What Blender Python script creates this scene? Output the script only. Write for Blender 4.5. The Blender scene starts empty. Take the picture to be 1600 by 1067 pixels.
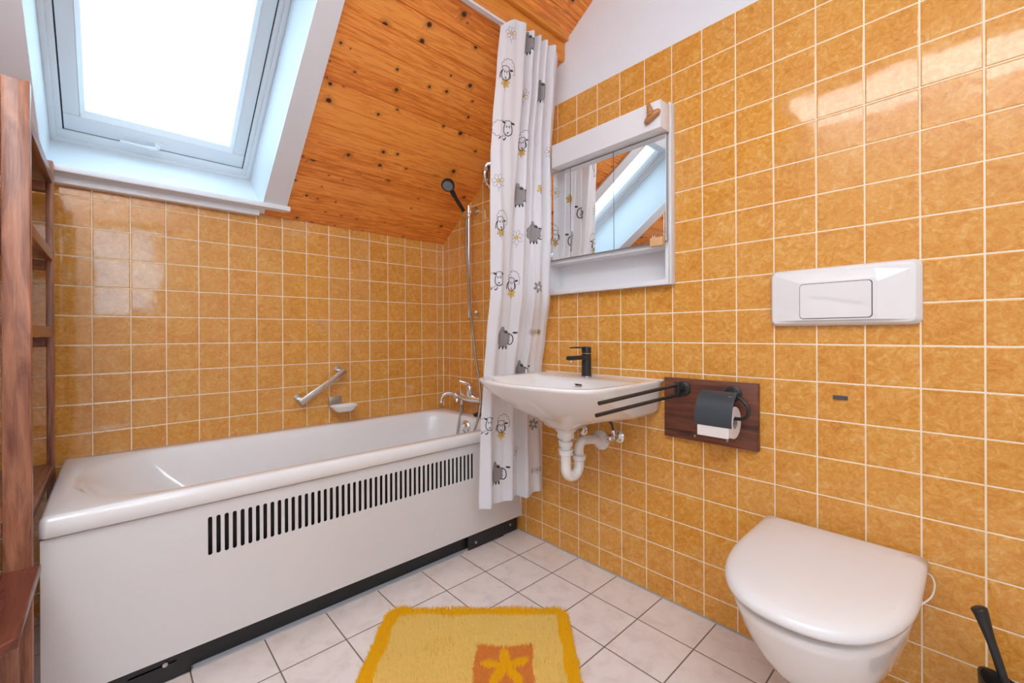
import bpy, bmesh, math, random
from mathutils import Vector, Matrix
random.seed(7)
scene = bpy.context.scene
COL = scene.collection

# ---------------------------------------------------------------- camera
yaw, pitch, roll = 0.7403, -0.0003, -0.0044
F = Vector((math.sin(yaw)*math.cos(pitch), math.cos(yaw)*math.cos(pitch), math.sin(pitch)))
R = Vector((math.cos(yaw), -math.sin(yaw), 0))
U = R.cross(F)
R2 = math.cos(roll)*R + math.sin(roll)*U
U2 = -math.sin(roll)*R + math.cos(roll)*U
cam = bpy.data.cameras.new('camera')
cam.sensor_width = 36.0
cam.lens = 669.42/1600*36.0
cam.shift_x = (800-789.81)/1600
cam.shift_y = -(533.5-522.12)/1600
cam.clip_start = 0.02
co = bpy.data.objects.new('camera', cam)
COL.objects.link(co)
M = Matrix((R2, U2, -F)).transposed().to_4x4()
M.translation = Vector((-1.55384, -2.28791, 1.01524))
co.matrix_world = M
scene.camera = co

# ---------------------------------------------------------------- world, lights, exposure
world = bpy.data.worlds.new('overcast_sky')
scene.world = world
world.use_nodes = True
bg = world.node_tree.nodes['Background']
bg.inputs[0].default_value = (0.52, 0.78, 1.0, 1)
bg.inputs[1].default_value = 1.55
scene.view_settings.view_transform = 'Standard'
scene.view_settings.look = 'None'
scene.view_settings.gamma = 1.0
scene.view_settings.exposure = 1.64
try: scene.view_settings.use_curve_mapping = False
except Exception: pass
try:
    scene.cycles.max_bounces = 10; scene.cycles.diffuse_bounces = 6
    scene.cycles.glossy_bounces = 5; scene.cycles.transmission_bounces = 6
    scene.cycles.sample_clamp_indirect = 6.0
except Exception: pass

LAMP_STRENGTH = 3.6

def add_area(name, loc, size, energy, color, target=None, rot=None, spread=math.pi):
    l = bpy.data.lights.new(name, 'AREA'); l.shape = 'RECTANGLE'
    l.size, l.size_y = size; l.energy = energy; l.color = color; l.spread = spread
    o = bpy.data.objects.new(name, l); COL.objects.link(o); o.location = loc
    if rot: o.rotation_euler = rot
    return o

# ---------------------------------------------------------------- material helpers
class NT:
    def __init__(s, name):
        s.m = bpy.data.materials.new(name); s.m.use_nodes = True
        s.t = s.m.node_tree; s.n = s.t.nodes; s.l = s.t.links
        s.b = s.n['Principled BSDF']
    def node(s, typ, **kw):
        n = s.n.new(typ)
        for k, v in kw.items(): setattr(n, k, v)
        return n
    def link(s, a, b): s.l.new(a, b)
    def math(s, op, a, b=None, c=None, clamp=False):
        n = s.n.new('ShaderNodeMath'); n.operation = op; n.use_clamp = clamp
        for i, v in enumerate((a, b, c)):
            if v is None: continue
            if isinstance(v, (int, float)): n.inputs[i].default_value = v
            else: s.l.new(v, n.inputs[i])
        return n.outputs[0]
    def ramp(s, fac, stops, interp='LINEAR'):
        n = s.n.new('ShaderNodeValToRGB'); n.color_ramp.interpolation = interp
        e = n.color_ramp.elements
        while len(e) < len(stops): e.new(0.5)
        for i, (p, c) in enumerate(stops):
            e[i].position = p; e[i].color = (c[0], c[1], c[2], 1)
        s.l.new(fac, n.inputs[0]); return n.outputs[0]
    def mix(s, fac, a, b, mode='MIX'):
        n = s.n.new('ShaderNodeMix'); n.data_type = 'RGBA'; n.blend_type = mode
        for sock, v in ((n.inputs[0], fac), (n.inputs[6], a), (n.inputs[7], b)):
            if isinstance(v, (int, float)): sock.default_value = v
            elif isinstance(v, tuple): sock.default_value = (v[0], v[1], v[2], 1)
            else: s.l.new(v, sock)
        return n.outputs[2]
    def xyz(s, v):
        n = s.n.new('ShaderNodeSeparateXYZ'); s.l.new(v, n.inputs[0]); return n.outputs
    def comb(s, x, y, z):
        n = s.n.new('ShaderNodeCombineXYZ')
        for i, v in enumerate((x, y, z)):
            if isinstance(v, (int, float)): n.inputs[i].default_value = v
            else: s.l.new(v, n.inputs[i])
        return n.outputs[0]
    def obj(s): return s.n.new('ShaderNodeTexCoord').outputs['Object']
    def noise(s, vec, scale, detail=3, rough=0.5, dist=0.0):
        n = s.n.new('ShaderNodeTexNoise'); s.l.new(vec, n.inputs['Vector'])
        n.inputs['Scale'].default_value = scale; n.inputs['Detail'].default_value = detail
        n.inputs['Roughness'].default_value = rough; n.inputs['Distortion'].default_value = dist
        return n.outputs['Fac']
    def white(s, vec):
        n = s.n.new('ShaderNodeTexWhiteNoise'); n.noise_dimensions = '3D'; s.l.new(vec, n.inputs['Vector'])
        return n.outputs['Color'], n.outputs['Value']
    def bump(s, h, strength=1.0, dist=1.0, normal=None):
        n = s.n.new('ShaderNodeBump'); n.inputs['Strength'].default_value = strength
        n.inputs['Distance'].default_value = dist; s.l.new(h, n.inputs['Height'])
        if normal is not None: s.l.new(normal, n.inputs['Normal'])
        return n.outputs[0]

def simple(name, col, rough=0.5, metal=0.0, spec=0.5, bump=0.0, bscale=200, coat=0.0, vary=0.0):
    t = NT(name)
    t.b.inputs['Base Color'].default_value = (*col, 1)
    t.b.inputs['Roughness'].default_value = rough
    t.b.inputs['Metallic'].default_value = metal
    t.b.inputs['Specular IOR Level'].default_value = spec
    t.b.inputs['Coat Weight'].default_value = coat
    t.b.inputs['Coat Roughness'].default_value = 0.05
    v = t.obj()
    if vary > 0:
        f = t.noise(v, 9, 3)
        t.link(t.mix(f, tuple(c*(1-vary) for c in col), tuple(min(1, c*(1+vary)) for c in col)), t.b.inputs['Base Color'])
    if bump > 0:
        t.link(t.bump(t.noise(v, bscale, 2), 1.0, bump), t.b.inputs['Normal'])
    return t.m

PT = 0.1120       # wall tile pitch
ZR = 0.9805       # a horizontal joint of the wall tiles

def tile_mat(name, axis, off):
    t = NT(name)
    o = t.xyz(t.obj())
    cu = o[0] if axis == 'x' else o[1]
    u = t.math('DIVIDE', t.math('SUBTRACT', cu, off), PT)
    v = t.math('DIVIDE', t.math('SUBTRACT', o[2], ZR), PT)
    fu, fv = t.math('FRACT', u), t.math('FRACT', v)
    cell = t.comb(t.math('FLOOR', u), t.math('FLOOR', v), 3.0)
    rc, rv = t.white(cell)
    r = t.xyz(rc)
    eu = t.math('MINIMUM', fu, t.math('SUBTRACT', 1.0, fu))
    ev = t.math('MINIMUM', fv, t.math('SUBTRACT', 1.0, fv))
    d = t.math('MULTIPLY', t.math('MINIMUM', eu, ev), PT)
    g = t.math('LESS_THAN', d, 0.0019)
    # glaze clouds, each tile with its own patch of them
    vec = t.comb(t.math('ADD', t.math('MULTIPLY', fu, PT), t.math('MULTIPLY', r[0], 31.0)),
                 t.math('ADD', t.math('MULTIPLY', fv, PT), t.math('MULTIPLY', r[1], 17.0)), rv)
    n1 = t.noise(vec, 42, 6, 0.68, 1.4)
    n2 = t.noise(vec, 120, 5, 0.74, 1.8)
    n3 = t.noise(vec, 12, 3, 0.5)
    f = t.math('ADD', t.math('ADD', t.math('MULTIPLY', n1, 0.55), t.math('MULTIPLY', n2, 0.33)), t.math('MULTIPLY', n3, 0.12))
    f = t.math('ADD', f, t.math('MULTIPLY', t.math('SUBTRACT', rv, 0.5), 0.02))
    col = t.ramp(f, [(0.36, (0.54, 0.200, 0.026)), (0.46, (0.67, 0.285, 0.046)), (0.55, (0.74, 0.365, 0.082)), (0.68, (0.83, 0.54, 0.25))])
    col = t.mix(g, col, (0.90, 0.74, 0.54))
    t.link(col, t.b.inputs['Base Color'])
    t.link(t.math('ADD', t.math('MULTIPLY', g, 0.5), 0.06), t.b.inputs['Roughness'])
    t.b.inputs['Specular IOR Level'].default_value = 0.85 if axis == 'x' else 0.42
    # pillowed edge, sunken joint, slight tilt of every tile, wavy glaze
    edge = t.node('ShaderNodeMapRange'); edge.interpolation_type = 'SMOOTHERSTEP'
    t.link(d, edge.inputs[0]); edge.inputs[1].default_value = 0.001; edge.inputs[2].default_value = 0.005
    h = t.math('MULTIPLY', edge.outputs[0], 0.0008)
    tx = t.math('MULTIPLY', t.math('MULTIPLY', t.math('SUBTRACT', r[0], 0.5), 0.012), t.math('MULTIPLY', fu, PT))
    ty = t.math('MULTIPLY', t.math('MULTIPLY', t.math('SUBTRACT', r[1], 0.5), 0.012), t.math('MULTIPLY', fv, PT))
    h = t.math('ADD', h, t.math('ADD', tx, ty))
    h = t.math('ADD', h, t.math('MULTIPLY', t.noise(vec, 22, 1), 0.00022))
    t.link(t.bump(h, 1.0, 1.0), t.b.inputs['Normal'])
    return t.m

def floor_mat():
    t = NT('floor_tile')
    o = t.xyz(t.obj()); P = 0.2007
    u = t.math('DIVIDE', t.math('ADD', o[0], 0.183), P)
    v = t.math('DIVIDE', t.math('ADD', o[1], 0.874), P)
    fu, fv = t.math('FRACT', u), t.math('FRACT', v)
    rc, rv = t.white(t.comb(t.math('FLOOR', u), t.math('FLOOR', v), 1.0))
    eu = t.math('MINIMUM', fu, t.math('SUBTRACT', 1.0, fu)); ev = t.math('MINIMUM', fv, t.math('SUBTRACT', 1.0, fv))
    d = t.math('MULTIPLY', t.math('MINIMUM', eu, ev), P)
    g = t.math('LESS_THAN', d, 0.0021)
    r = t.xyz(rc)
    vec = t.comb(t.math('ADD', o[0], t.math('MULTIPLY', r[0], 9.0)), t.math('ADD', o[1], t.math('MULTIPLY', r[1], 9.0)), 0.0)
    n = t.noise(vec, 14, 6, 0.65, 0.6)
    c = t.ramp(n, [(0.3, (0.72, 0.61, 0.56)), (0.5, (0.81, 0.71, 0.66)), (0.75, (0.85, 0.76, 0.71))])
    c = t.mix(g, c, (0.20, 0.155, 0.12))
    t.link(c, t.b.inputs['Base Color'])
    t.link(t.math('ADD', t.math('MULTIPLY', g, 0.4), 0.33), t.b.inputs['Roughness'])
    e = t.node('ShaderNodeMapRange'); t.link(d, e.inputs[0]); e.inputs[1].default_value = 0.001; e.inputs[2].default_value = 0.0035
    h = t.math('MULTIPLY', e.outputs[0], 0.0007)
    h = t.math('ADD', h, t.math('MULTIPLY', t.noise(vec, 160, 2), 0.00006))
    t.link(t.bump(h), t.b.inputs['Normal'])
    return t.m

def pine_mat(name, pitch, axis='x', cross='y', c_dark=(0.24, 0.050, 0.010), c_mid=(0.74, 0.225, 0.032), c_light=(0.96, 0.40, 0.080)):
    """knotty varnished pine boards; grain along `axis`, boards counted along `cross`"""
    t = NT(name)
    o = t.xyz(t.obj()); ix = {'x': 0, 'y': 1, 'z': 2}
    a, c = o[ix[axis]], o[ix[cross]]
    bi = t.math('FLOOR', t.math('DIVIDE', c, pitch))
    rc, rv = t.white(t.comb(bi, 2.0, 5.0)); r = t.xyz(rc)
    av = t.math('ADD', a, t.math('MULTIPLY', r[0], 40.0))
    # knots: one candidate per stretch of board
    kv = t.comb(t.math('MULTIPLY', av, 13.0), t.math('MULTIPLY', c, 14.0), bi)
    vo = t.node('ShaderNodeTexVoronoi'); vo.voronoi_dimensions = '2D'; vo.feature = 'F1'
    t.link(kv, vo.inputs['Vector']); vo.inputs['Scale'].default_value = 1.0
    dist = vo.outputs['Distance']
    vr = t.xyz(vo.outputs['Color'])
    size = t.math('ADD', t.math('MULTIPLY', t.math('MULTIPLY', vr[0], vr[0]), 0.16), 0.045)
    keep = t.math('GREATER_THAN', vr[1], 0.66)
    knot = t.math('MULTIPLY', t.math('SUBTRACT', 1.0, t.math('DIVIDE', dist, size), clamp=True), keep)
    near = t.math('MULTIPLY', t.math('SUBTRACT', 1.0, t.math('DIVIDE', dist, t.math('MULTIPLY', size, 2.6)), clamp=True), keep)
    g = t.comb(t.math('MULTIPLY', av, 1.6), t.math('ADD', t.math('MULTIPLY', c, 38.0), t.math('MULTIPLY', near, 1.5)), r[1])
    n = t.noise(g, 1.6, 5, 0.6, 0.4)
    w = t.math('FRACT', t.math('MULTIPLY', n, 6.0))
    w = t.math('MULTIPLY', t.math('ABSOLUTE', t.math('SUBTRACT', w, 0.5)), 2.0)
    fine = t.noise(t.comb(t.math('MULTIPLY', av, 6.0), t.math('MULTIPLY', c, 420.0), bi), 1.0, 3, 0.6)
    f = t.math('ADD', t.math('MULTIPLY', w, 0.50), t.math('MULTIPLY', fine, 0.40))
    f = t.math('ADD', f, t.math('MULTIPLY', t.math('SUBTRACT', r[2], 0.5), 0.34))
    col = t.ramp(f, [(0.03, tuple(x*0.80 for x in c_mid)), (0.26, c_mid), (0.52, c_light), (0.95, tuple(min(1, x*1.18) for x in c_light))])
    col = t.mix(t.math('MULTIPLY', near, 0.50), col, c_dark)
    col = t.mix(t.math('MULTIPLY', knot, 2.2, clamp=True), col, tuple(x*0.28 for x in c_dark))
    t.link(col, t.b.inputs['Base Color'])
    t.b.inputs['Roughness'].default_value = 0.34
    t.link(t.bump(fine, 1.0, 0.00012), t.b.inputs['Normal'])
    return t.m

def stain_mat(name, c1, c2, axis='z', rough=0.38, scale=1.0):
    """brown stained board: long soft flames and fine pores"""
    t = NT(name)
    o = t.obj(); s = t.xyz(o)
    q = [t.math('MULTIPLY', s[i], (5.0 if 'xyz'[i] == axis else 42.0)*scale) for i in range(3)]
    n = t.noise(t.comb(*q), 1.0, 5, 0.62, 1.0)
    q2 = [t.math('MULTIPLY', s[i], (14.0 if 'xyz'[i] == axis else 420.0)*scale) for i in range(3)]
    p = t.noise(t.comb(*q2), 1.0, 2, 0.5)
    f = t.math('ADD', t.math('MULTIPLY', n, 0.8), t.math('MULTIPLY', p, 0.2))
    mid = tuple((a+b)/2 for a, b in zip(c1, c2))
    t.link(t.ramp(f, [(0.34, c1), (0.5, mid), (0.66, c2)]), t.b.inputs['Base Color'])
    t.b.inputs['Roughness'].default_value = rough
    t.link(t.bump(p, 1.0, 0.00015), t.b.inputs['Normal'])
    return t.m

TILE_BACK = tile_mat('amber_tile_back', 'x', -0.0477)
TILE_RIGHT = tile_mat('amber_tile_right', 'y', -0.0655)
PLASTER = simple('white_plaster', (0.80, 0.81, 0.845), 0.85, bump=0.0012, bscale=160)
FLOOR = floor_mat()
PINE = pine_mat('varnished_pine', 0.0907, c_mid=(0.80, 0.225, 0.030), c_light=(1.0, 0.375, 0.072))
PINE_T = stain_mat('varnished_pine_trim', (0.64, 0.20, 0.022), (0.90, 0.37, 0.06), axis='x', rough=0.3, scale=0.8)
WHITE_PAINT = simple('white_paint', (0.82, 0.835, 0.88), 0.45, bump=0.0001, bscale=60)
LINING = simple('lining_white', (0.74, 0.76, 0.78), 0.55, bump=0.0003, bscale=240)
PVC = simple('window_pvc', (0.78, 0.80, 0.82), 0.28)
GASKET = simple('black_gasket', (0.02, 0.025, 0.03), 0.6)
ENAMEL = simple('white_enamel', (0.84, 0.82, 0.81), 0.09, coat=0.3)
CERAMIC = simple('white_ceramic', (0.84, 0.80, 0.77), 0.07, coat=0.4)
PANEL = simple('panel_white', (0.73, 0.705, 0.70), 0.30)
PLASTIC = simple('white_plastic', (0.80, 0.765, 0.75), 0.22)
PLASTIC2 = simple('pipe_plastic', (0.86, 0.84, 0.82), 0.30)
CAB = simple('cabinet_white', (0.78, 0.765, 0.775), 0.35)
CHROME = simple('chrome', (0.78, 0.77, 0.76), 0.08, metal=1.0)
STEEL = simple('brushed_steel', (0.55, 0.53, 0.50), 0.28, metal=1.0)
ALU = simple('aluminium_white', (0.85, 0.88, 0.92), 0.3, metal=0.3)
BLACKM = simple('matt_black', (0.018, 0.018, 0.020), 0.36)
BLACKR = simple('black_rubber', (0.012, 0.012, 0.012), 0.55)
DARKMETAL = simple('black_sheet', (0.014, 0.015, 0.017), 0.33, bump=0.0002, bscale=90)
SILIC = simple('grey_silicone', (0.42, 0.42, 0.44), 0.5)
WCAULK = simple('white_sealant', (0.82, 0.76, 0.70), 0.5)
PAPER = simple('toilet_paper', (0.82, 0.74, 0.70), 0.95, bump=0.0004, bscale=500)
HOLDERBLACK = simple('holder_cover', (0.045, 0.052, 0.062), 0.42)
MIRROR = simple('mirror_glass', (0.93, 0.95, 0.95), 0.01, metal=1.0)
CORE = simple('cardboard', (0.35, 0.30, 0.27), 0.9)
BEECH = simple('light_beech', (0.72, 0.42, 0.20), 0.5, vary=0.15)
CARVED = simple('carved_wood', (0.50, 0.21, 0.07), 0.45, vary=0.25)
BOARDW = stain_mat('walnut_stain', (0.045, 0.012, 0.008), (0.24, 0.075, 0.038), axis='y', rough=0.42, scale=0.8)
SHELFW = stain_mat('shelf_stain', (0.13, 0.035, 0.018), (0.52, 0.22, 0.12), axis='z', rough=0.33, scale=0.7)
SHELFY = stain_mat('shelf_stain_y', (0.13, 0.035, 0.016), (0.36, 0.13, 0.06), axis='y', rough=0.3, scale=0.7)
STOOLW = stain_mat('stool_stain', (0.10, 0.025, 0.014), (0.20, 0.055, 0.032), axis='y', rough=0.24, scale=0.5)

# ---------------------------------------------------------------- object helpers
def tag(o, label=None, cat=None, group=None, kind=None):
    if label: o['label'] = label
    if cat: o['category'] = cat
    if group: o['group'] = group
    if kind: o['kind'] = kind
    return o

def empty(name, loc, label=None, cat=None, kind=None, group=None):
    o = bpy.data.objects.new(name, None); COL.objects.link(o); o.location = loc
    o.empty_display_size = 0.05
    return tag(o, label, cat, group, kind)

def build(name, bm, mat, parent=None, smooth=False, angle=None, loc=None):
    """link bm (in world coordinates) as one mesh object"""
    me = bpy.data.meshes.new(name)
    bmesh.ops.recalc_face_normals(bm, faces=bm.faces)
    mats = mat if isinstance(mat, (list, tuple)) else [mat]
    for m in mats: me.materials.append(m)
    bm.to_mesh(me); bm.free()
    if smooth or angle:
        for p in me.polygons: p.use_smooth = True
    o = bpy.data.objects.new(name, me); COL.objects.link(o)
    if angle:
        try: me.set_sharp_from_angle(angle=math.radians(angle))
        except Exception: pass
    if parent is not None:
        o.parent = parent
        pw = Vector((0, 0, 0)); p = parent
        while p is not None: pw += p.location; p = p.parent
        me.transform(Matrix.Translation(-pw))
    return o

def box(bm, x0, x1, y0, y1, z0, z1, bev=0.0, seg=2, mi=0, mat4=None):
    x0, x1 = sorted((x0, x1)); y0, y1 = sorted((y0, y1)); z0, z1 = sorted((z0, z1))
    vs = [bm.verts.new((x, y, z)) for x in (x0, x1) for y in (y0, y1) for z in (z0, z1)]
    q = [(0, 1, 3, 2), (4, 6, 7, 5), (0, 4, 5, 1), (2, 3, 7, 6), (0, 2, 6, 4), (1, 5, 7, 3)]
    fs = [bm.faces.new([vs[i] for i in f]) for f in q]
    if mat4 is not None: bmesh.ops.transform(bm, matrix=mat4, verts=vs)
    if bev > 0:
        es = list({e for f in fs for e in f.edges})
        res = bmesh.ops.bevel(bm, geom=es, offset=bev, segments=seg, profile=0.5, affect='EDGES')
        fs = list({f for v in res['verts'] for f in v.link_faces} | {f for f in fs if f.is_valid})
    for f in fs:
        if f.is_valid: f.material_index = mi
    return fs

def newbox(name, dims, mat, parent=None, bev=0.0, mat4=None, seg=2):
    bm = bmesh.new(); box(bm, *dims, bev=bev, mat4=mat4, seg=seg)
    return build(name, bm, mat, parent, angle=35 if bev > 0 else None)

def frames(pts):
    T = []
    n = len(pts)
    for i in range(n):
        a = pts[max(i-1, 0)]; b = pts[min(i+1, n-1)]
        T.append((b-a).normalized())
    ref = Vector((0, 0, 1)) if abs(T[0].z) < 0.9 else Vector((1, 0, 0))
    N = [(ref - T[0]*ref.dot(T[0])).normalized()]
    for i in range(1, n):
        v = N[-1] - T[i]*N[-1].dot(T[i])
        N.append(v.normalized())
    return T, N

def tube(bm, pts, r, seg=12, caps=True, mi=0):
    pts = [Vector(p) for p in pts]
    rs = r if isinstance(r, (list, tuple)) else [r]*len(pts)
    T, N = frames(pts); rings = []
    for p, t, n, rr in zip(pts, T, N, rs):
        b = t.cross(n)
        rings.append([bm.verts.new(p + (n*math.cos(2*math.pi*k/seg) + b*math.sin(2*math.pi*k/seg))*rr) for k in range(seg)])
    for i in range(len(rings)-1):
        for k in range(seg):
            f = bm.faces.new((rings[i][k], rings[i][(k+1) % seg], rings[i+1][(k+1) % seg], rings[i+1][k])); f.material_index = mi
    if caps:
        bm.faces.new(rings[0][::-1]).material_index = mi; bm.faces.new(rings[-1]).material_index = mi

def lathe(bm, prof, origin, axis, seg=24, mi=0):
    """prof: list of (distance along axis, radius)"""
    axis = Vector(axis).normalized(); origin = Vector(origin)
    ref = Vector((0, 0, 1)) if abs(axis.z) < 0.9 else Vector((1, 0, 0))
    n = (ref - axis*ref.dot(axis)).normalized(); b = axis.cross(n)
    rings = []
    for d, r in prof:
        c = origin + axis*d
        if r < 1e-6: rings.append([bm.verts.new(c)])
        else: rings.append([bm.verts.new(c + (n*math.cos(2*math.pi*k/seg) + b*math.sin(2*math.pi*k/seg))*r) for k in range(seg)])
    for i in range(len(rings)-1):
        A, B = rings[i], rings[i+1]
        for k in range(seg):
            k2 = (k+1) % seg
            if len(A) == 1 and len(B) == 1: continue
            if len(A) == 1: f = bm.faces.new((A[0], B[k2], B[k]))
            elif len(B) == 1: f = bm.faces.new((A[k], A[k2], B[0]))
            else: f = bm.faces.new((A[k], A[k2], B[k2], B[k]))
            f.material_index = mi
    if len(rings[0]) > 1: bm.faces.new(rings[0][::-1]).material_index = mi
    if len(rings[-1]) > 1: bm.faces.new(rings[-1]).material_index = mi

def loft(bm, rings, cap0=True, cap1=True, mi=0):
    R_ = [[bm.verts.new(p) for p in ring] for ring in rings]
    n = len(R_[0])
    for i in range(len(R_)-1):
        for k in range(n):
            f = bm.faces.new((R_[i][k], R_[i][(k+1) % n], R_[i+1][(k+1) % n], R_[i+1][k])); f.material_index = mi
    if cap0: bm.faces.new(R_[0][::-1]).material_index = mi
    if cap1: bm.faces.new(R_[-1]).material_index = mi
    return R_

def smooth_pts(pts, n=6, closed=False):
    """Catmull-Rom"""
    P = [Vector(p) for p in pts]; out = []
    m = len(P)
    rng = range(m if closed else m-1)
    for i in rng:
        if closed: p0, p1, p2, p3 = P[(i-1) % m], P[i], P[(i+1) % m], P[(i+2) % m]
        else: p0, p1, p2, p3 = P[max(i-1, 0)], P[i], P[i+1], P[min(i+2, m-1)]
        for k in range(n):
            t = k/n
            out.append(0.5*((2*p1) + (p2-p0)*t + (2*p0-5*p1+4*p2-p3)*t*t + (3*p1-p0-3*p2+p3)*t**3))
    if not closed: out.append(P[-1])
    return out

def rrect2(x0, x1, y0, y1, r, n=8):
    """rounded rectangle outline; r may be 4 radii for corners (x1,y1),(x0,y1),(x0,y0),(x1,y0)"""
    if not isinstance(r, (list, tuple)): r = [r]*4
    out = []
    for (cx, cy, a0), rr in zip(((x1, y1, 0), (x0, y1, 90), (x0, y0, 180), (x1, y0, 270)), r):
        sx = -1 if cx == x1 else 1; sy = -1 if cy == y1 else 1
        for k in range(n+1):
            a = math.radians(a0 + 90*k/n)
            out.append((cx + sx*rr + rr*math.cos(a), cy + sy*rr + rr*math.sin(a)))
    return out

def plate(outer, holes, thick, to3d, bevel=0.0):
    """filled outline with holes, extruded; returns bmesh. to3d maps (a, b, h) to world"""
    cu = bpy.data.curves.new('tmp', 'CURVE'); cu.dimensions = '2D'; cu.fill_mode = 'BOTH'
    cu.extrude = thick/2 - bevel; cu.bevel_depth = bevel; cu.bevel_resolution = 1; cu.offset = -bevel
    for loop in [outer]+holes:
        sp = cu.splines.new('POLY'); sp.points.add(len(loop)-1)
        for i, p in enumerate(loop): sp.points[i].co = (p[0], p[1], 0, 1)
        sp.use_cyclic_u = True
    ob = bpy.data.objects.new('tmp', cu); COL.objects.link(ob)
    dg = bpy.context.evaluated_depsgraph_get(); dg.update()
    me = bpy.data.meshes.new_from_object(ob.evaluated_get(dg))
    bm = bmesh.new(); bm.from_mesh(me)
    bpy.data.objects.remove(ob); bpy.data.curves.remove(cu); bpy.data.meshes.remove(me)
    bmesh.ops.remove_doubles(bm, verts=bm.verts, dist=1e-5)
    for v in bm.verts: v.co = Vector(to3d(v.co.x, v.co.y, v.co.z))
    return bm
# ================================================================ the room
SL = 0.7168; NS = math.sqrt(1+SL*SL); Z0 = 1.5852      # slope: z = Z0 - SL*y
def slope_pt(x, sl, n):
    """point on the roof slope: x, distance up the slope, height out through it"""
    return Vector((x, -sl/NS + n*SL/NS, Z0 + sl*SL/NS + n/NS))
def slope_obj(name, bm, mat, parent=None, **kw):
    for v in bm.verts: v.co = slope_pt(v.co.x, v.co.y, v.co.z)
    return build(name, bm, mat, parent, **kw)

XL, YF, ZC = -2.30, -3.05, 2.60

bm = bmesh.new(); box(bm, XL-0.1, 0.1, YF-0.1, 0.1, -0.1, 0.0)
tag(build('floor', bm, FLOOR), kind='structure')

# back wall (behind the tub), tiled up to the slope
bm = bmesh.new(); box(bm, XL-0.1, 0.15, 0.0, 0.12, 0.0, 1.60)
for v in bm.verts:
    if v.co.z > 1.5 and v.co.y > 0.05: v.co.z = 1.50
tag(build('wall_back', bm, TILE_BACK), kind='structure')

# right wall: tiled to z 2.10 with the recess of the mirror cabinet, plaster above
CY0, CY1, CZ0, CZ1 = -1.530, -0.905, 1.200, 1.868
out = [(YF, 0.0), (0.0, 0.0), (0.0, 1.6052), (-0.6909, 2.1005), (YF, 2.1005)]
hole = [(CY0+0.003, CZ0+0.003), (CY1-0.003, CZ0+0.003), (CY1-0.003, CZ1-0.003), (CY0+0.003, CZ1-0.003)]
bm = plate(out, [hole], 0.12, lambda a, b, h: (h+0.06, a, b))
tag(build('wall_right', bm, TILE_RIGHT), kind='structure')
out = [(YF, 2.1006), (-0.6909, 2.1006), (-0.976, 2.305), (-0.990, 2.400), (-1.32, 2.62), (YF, 2.62)]
bm = plate(out, [], 0.12, lambda a, b, h: (h+0.0605, a, b))
tag(build('wall_right', bm, PLASTER), kind='structure')

bm = bmesh.new(); box(bm, XL-0.12, XL, YF, 0.0, 0.0, ZC+0.05)
tag(build('wall_left', bm, PLASTER), kind='structure')
# front wall (behind the camera) with its window
W2 = (-1.72, -1.18, 1.16, 2.08)
bm = plate([(XL-0.1, 0), (0.12, 0), (0.12, ZC+0.1), (XL-0.1, ZC+0.1)],
           [[(W2[0], W2[2]), (W2[1], W2[2]), (W2[1], W2[3]), (W2[0], W2[3])]], 0.14, lambda a, b, h: (a, YF-0.07+h, b))
tag(build('wall_front', bm, PLASTER), kind='structure')
w2 = empty('window_2', (-1.45, YF-0.06, W2[2]), kind='structure')
bm = bmesh.new()
for d in ((W2[0], W2[1], W2[2], W2[2]+0.06), (W2[0], W2[1], W2[3]-0.06, W2[3]), (W2[0], W2[0]+0.06, W2[2]+0.06, W2[3]-0.06), (W2[1]-0.06, W2[1], W2[2]+0.06, W2[3]-0.06)):
    box(bm, d[0], d[1], YF-0.10, YF-0.03, d[2], d[3], bev=0.004)
build('window_frame', bm, PVC, w2, angle=35)

# ceiling: knotty pine boards on the slope, with the roof window opening
OX0, OX1, OS0, OS1 = -1.738, -1.045, 0.0615, 1.12
bp = 0.0907
prof = [(0.0, -0.001), (0.0, 0.005), (0.004, 0.005), (0.006, 0.0), (bp-0.002, 0.0), (bp, 0.002)]
bm = bmesh.new()
def board_strip(x0, x1, s0, s1, base=0.0, x_off=0.0):
    """profile swept along x between slope distances s0..s1"""
    k0 = int(math.floor(s0/bp)); k = k0
    P = []
    while k*bp < s1 - 1e-6:
        for a, b in ((0.0, 0.004), (0.0035, 0.004), (0.0065, 0.0), (bp-0.001, 0.0)):
            s = k*bp + a
            if s0 <= s <= s1: P.append((s, b))
        k += 1
    P = [(s0, 0.0)] + P + [(s1, 0.0)]
    low = [[bm.verts.new((x, s, h+base)) for s, h in P] for x in (x0, x1)]
    top = [[bm.verts.new((x, s, 0.03+base)) for s, h in P] for x in (x0, x1)]
    for i in range(len(P)-1):
        bm.faces.new((low[0][i], low[1][i], low[1][i+1], low[0][i+1]))
        bm.faces.new((top[0][i], top[0][i+1], top[1][i+1], top[1][i]))
        for j in (0, 1): bm.faces.new((low[j][i], low[j][i+1], top[j][i+1], top[j][i]))
    for i in (0, len(P)-1): bm.faces.new((low[0][i], low[1][i], top[1][i], top[0][i]))
SB = 0.982*NS
board_strip(OX1+0.021, 0.0, -0.02, SB)
board_strip(OX0-0.021, OX1+0.021, OS1+0.021, SB)
board_strip(XL, OX0-0.021, -0.02, SB)
for v in bm.verts: v.co.y = -v.co.y
ceil = bpy.data.meshes.new('ceiling'); bmesh.ops.recalc_face_normals(bm, faces=bm.faces)
bm.to_mesh(ceil); bm.free(); ceil.materials.append(PINE)
co_ = bpy.data.objects.new('ceiling', ceil); COL.objects.link(co_); tag(co_, kind='structure')
# local axes: x, down the slope, out through the roof
co_.matrix_world = Matrix(((1, 0, 0, 0), (0, 1/NS, SL/NS, 0), (0, -SL/NS, 1/NS, Z0), (0, 0, 0, 1)))

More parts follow.
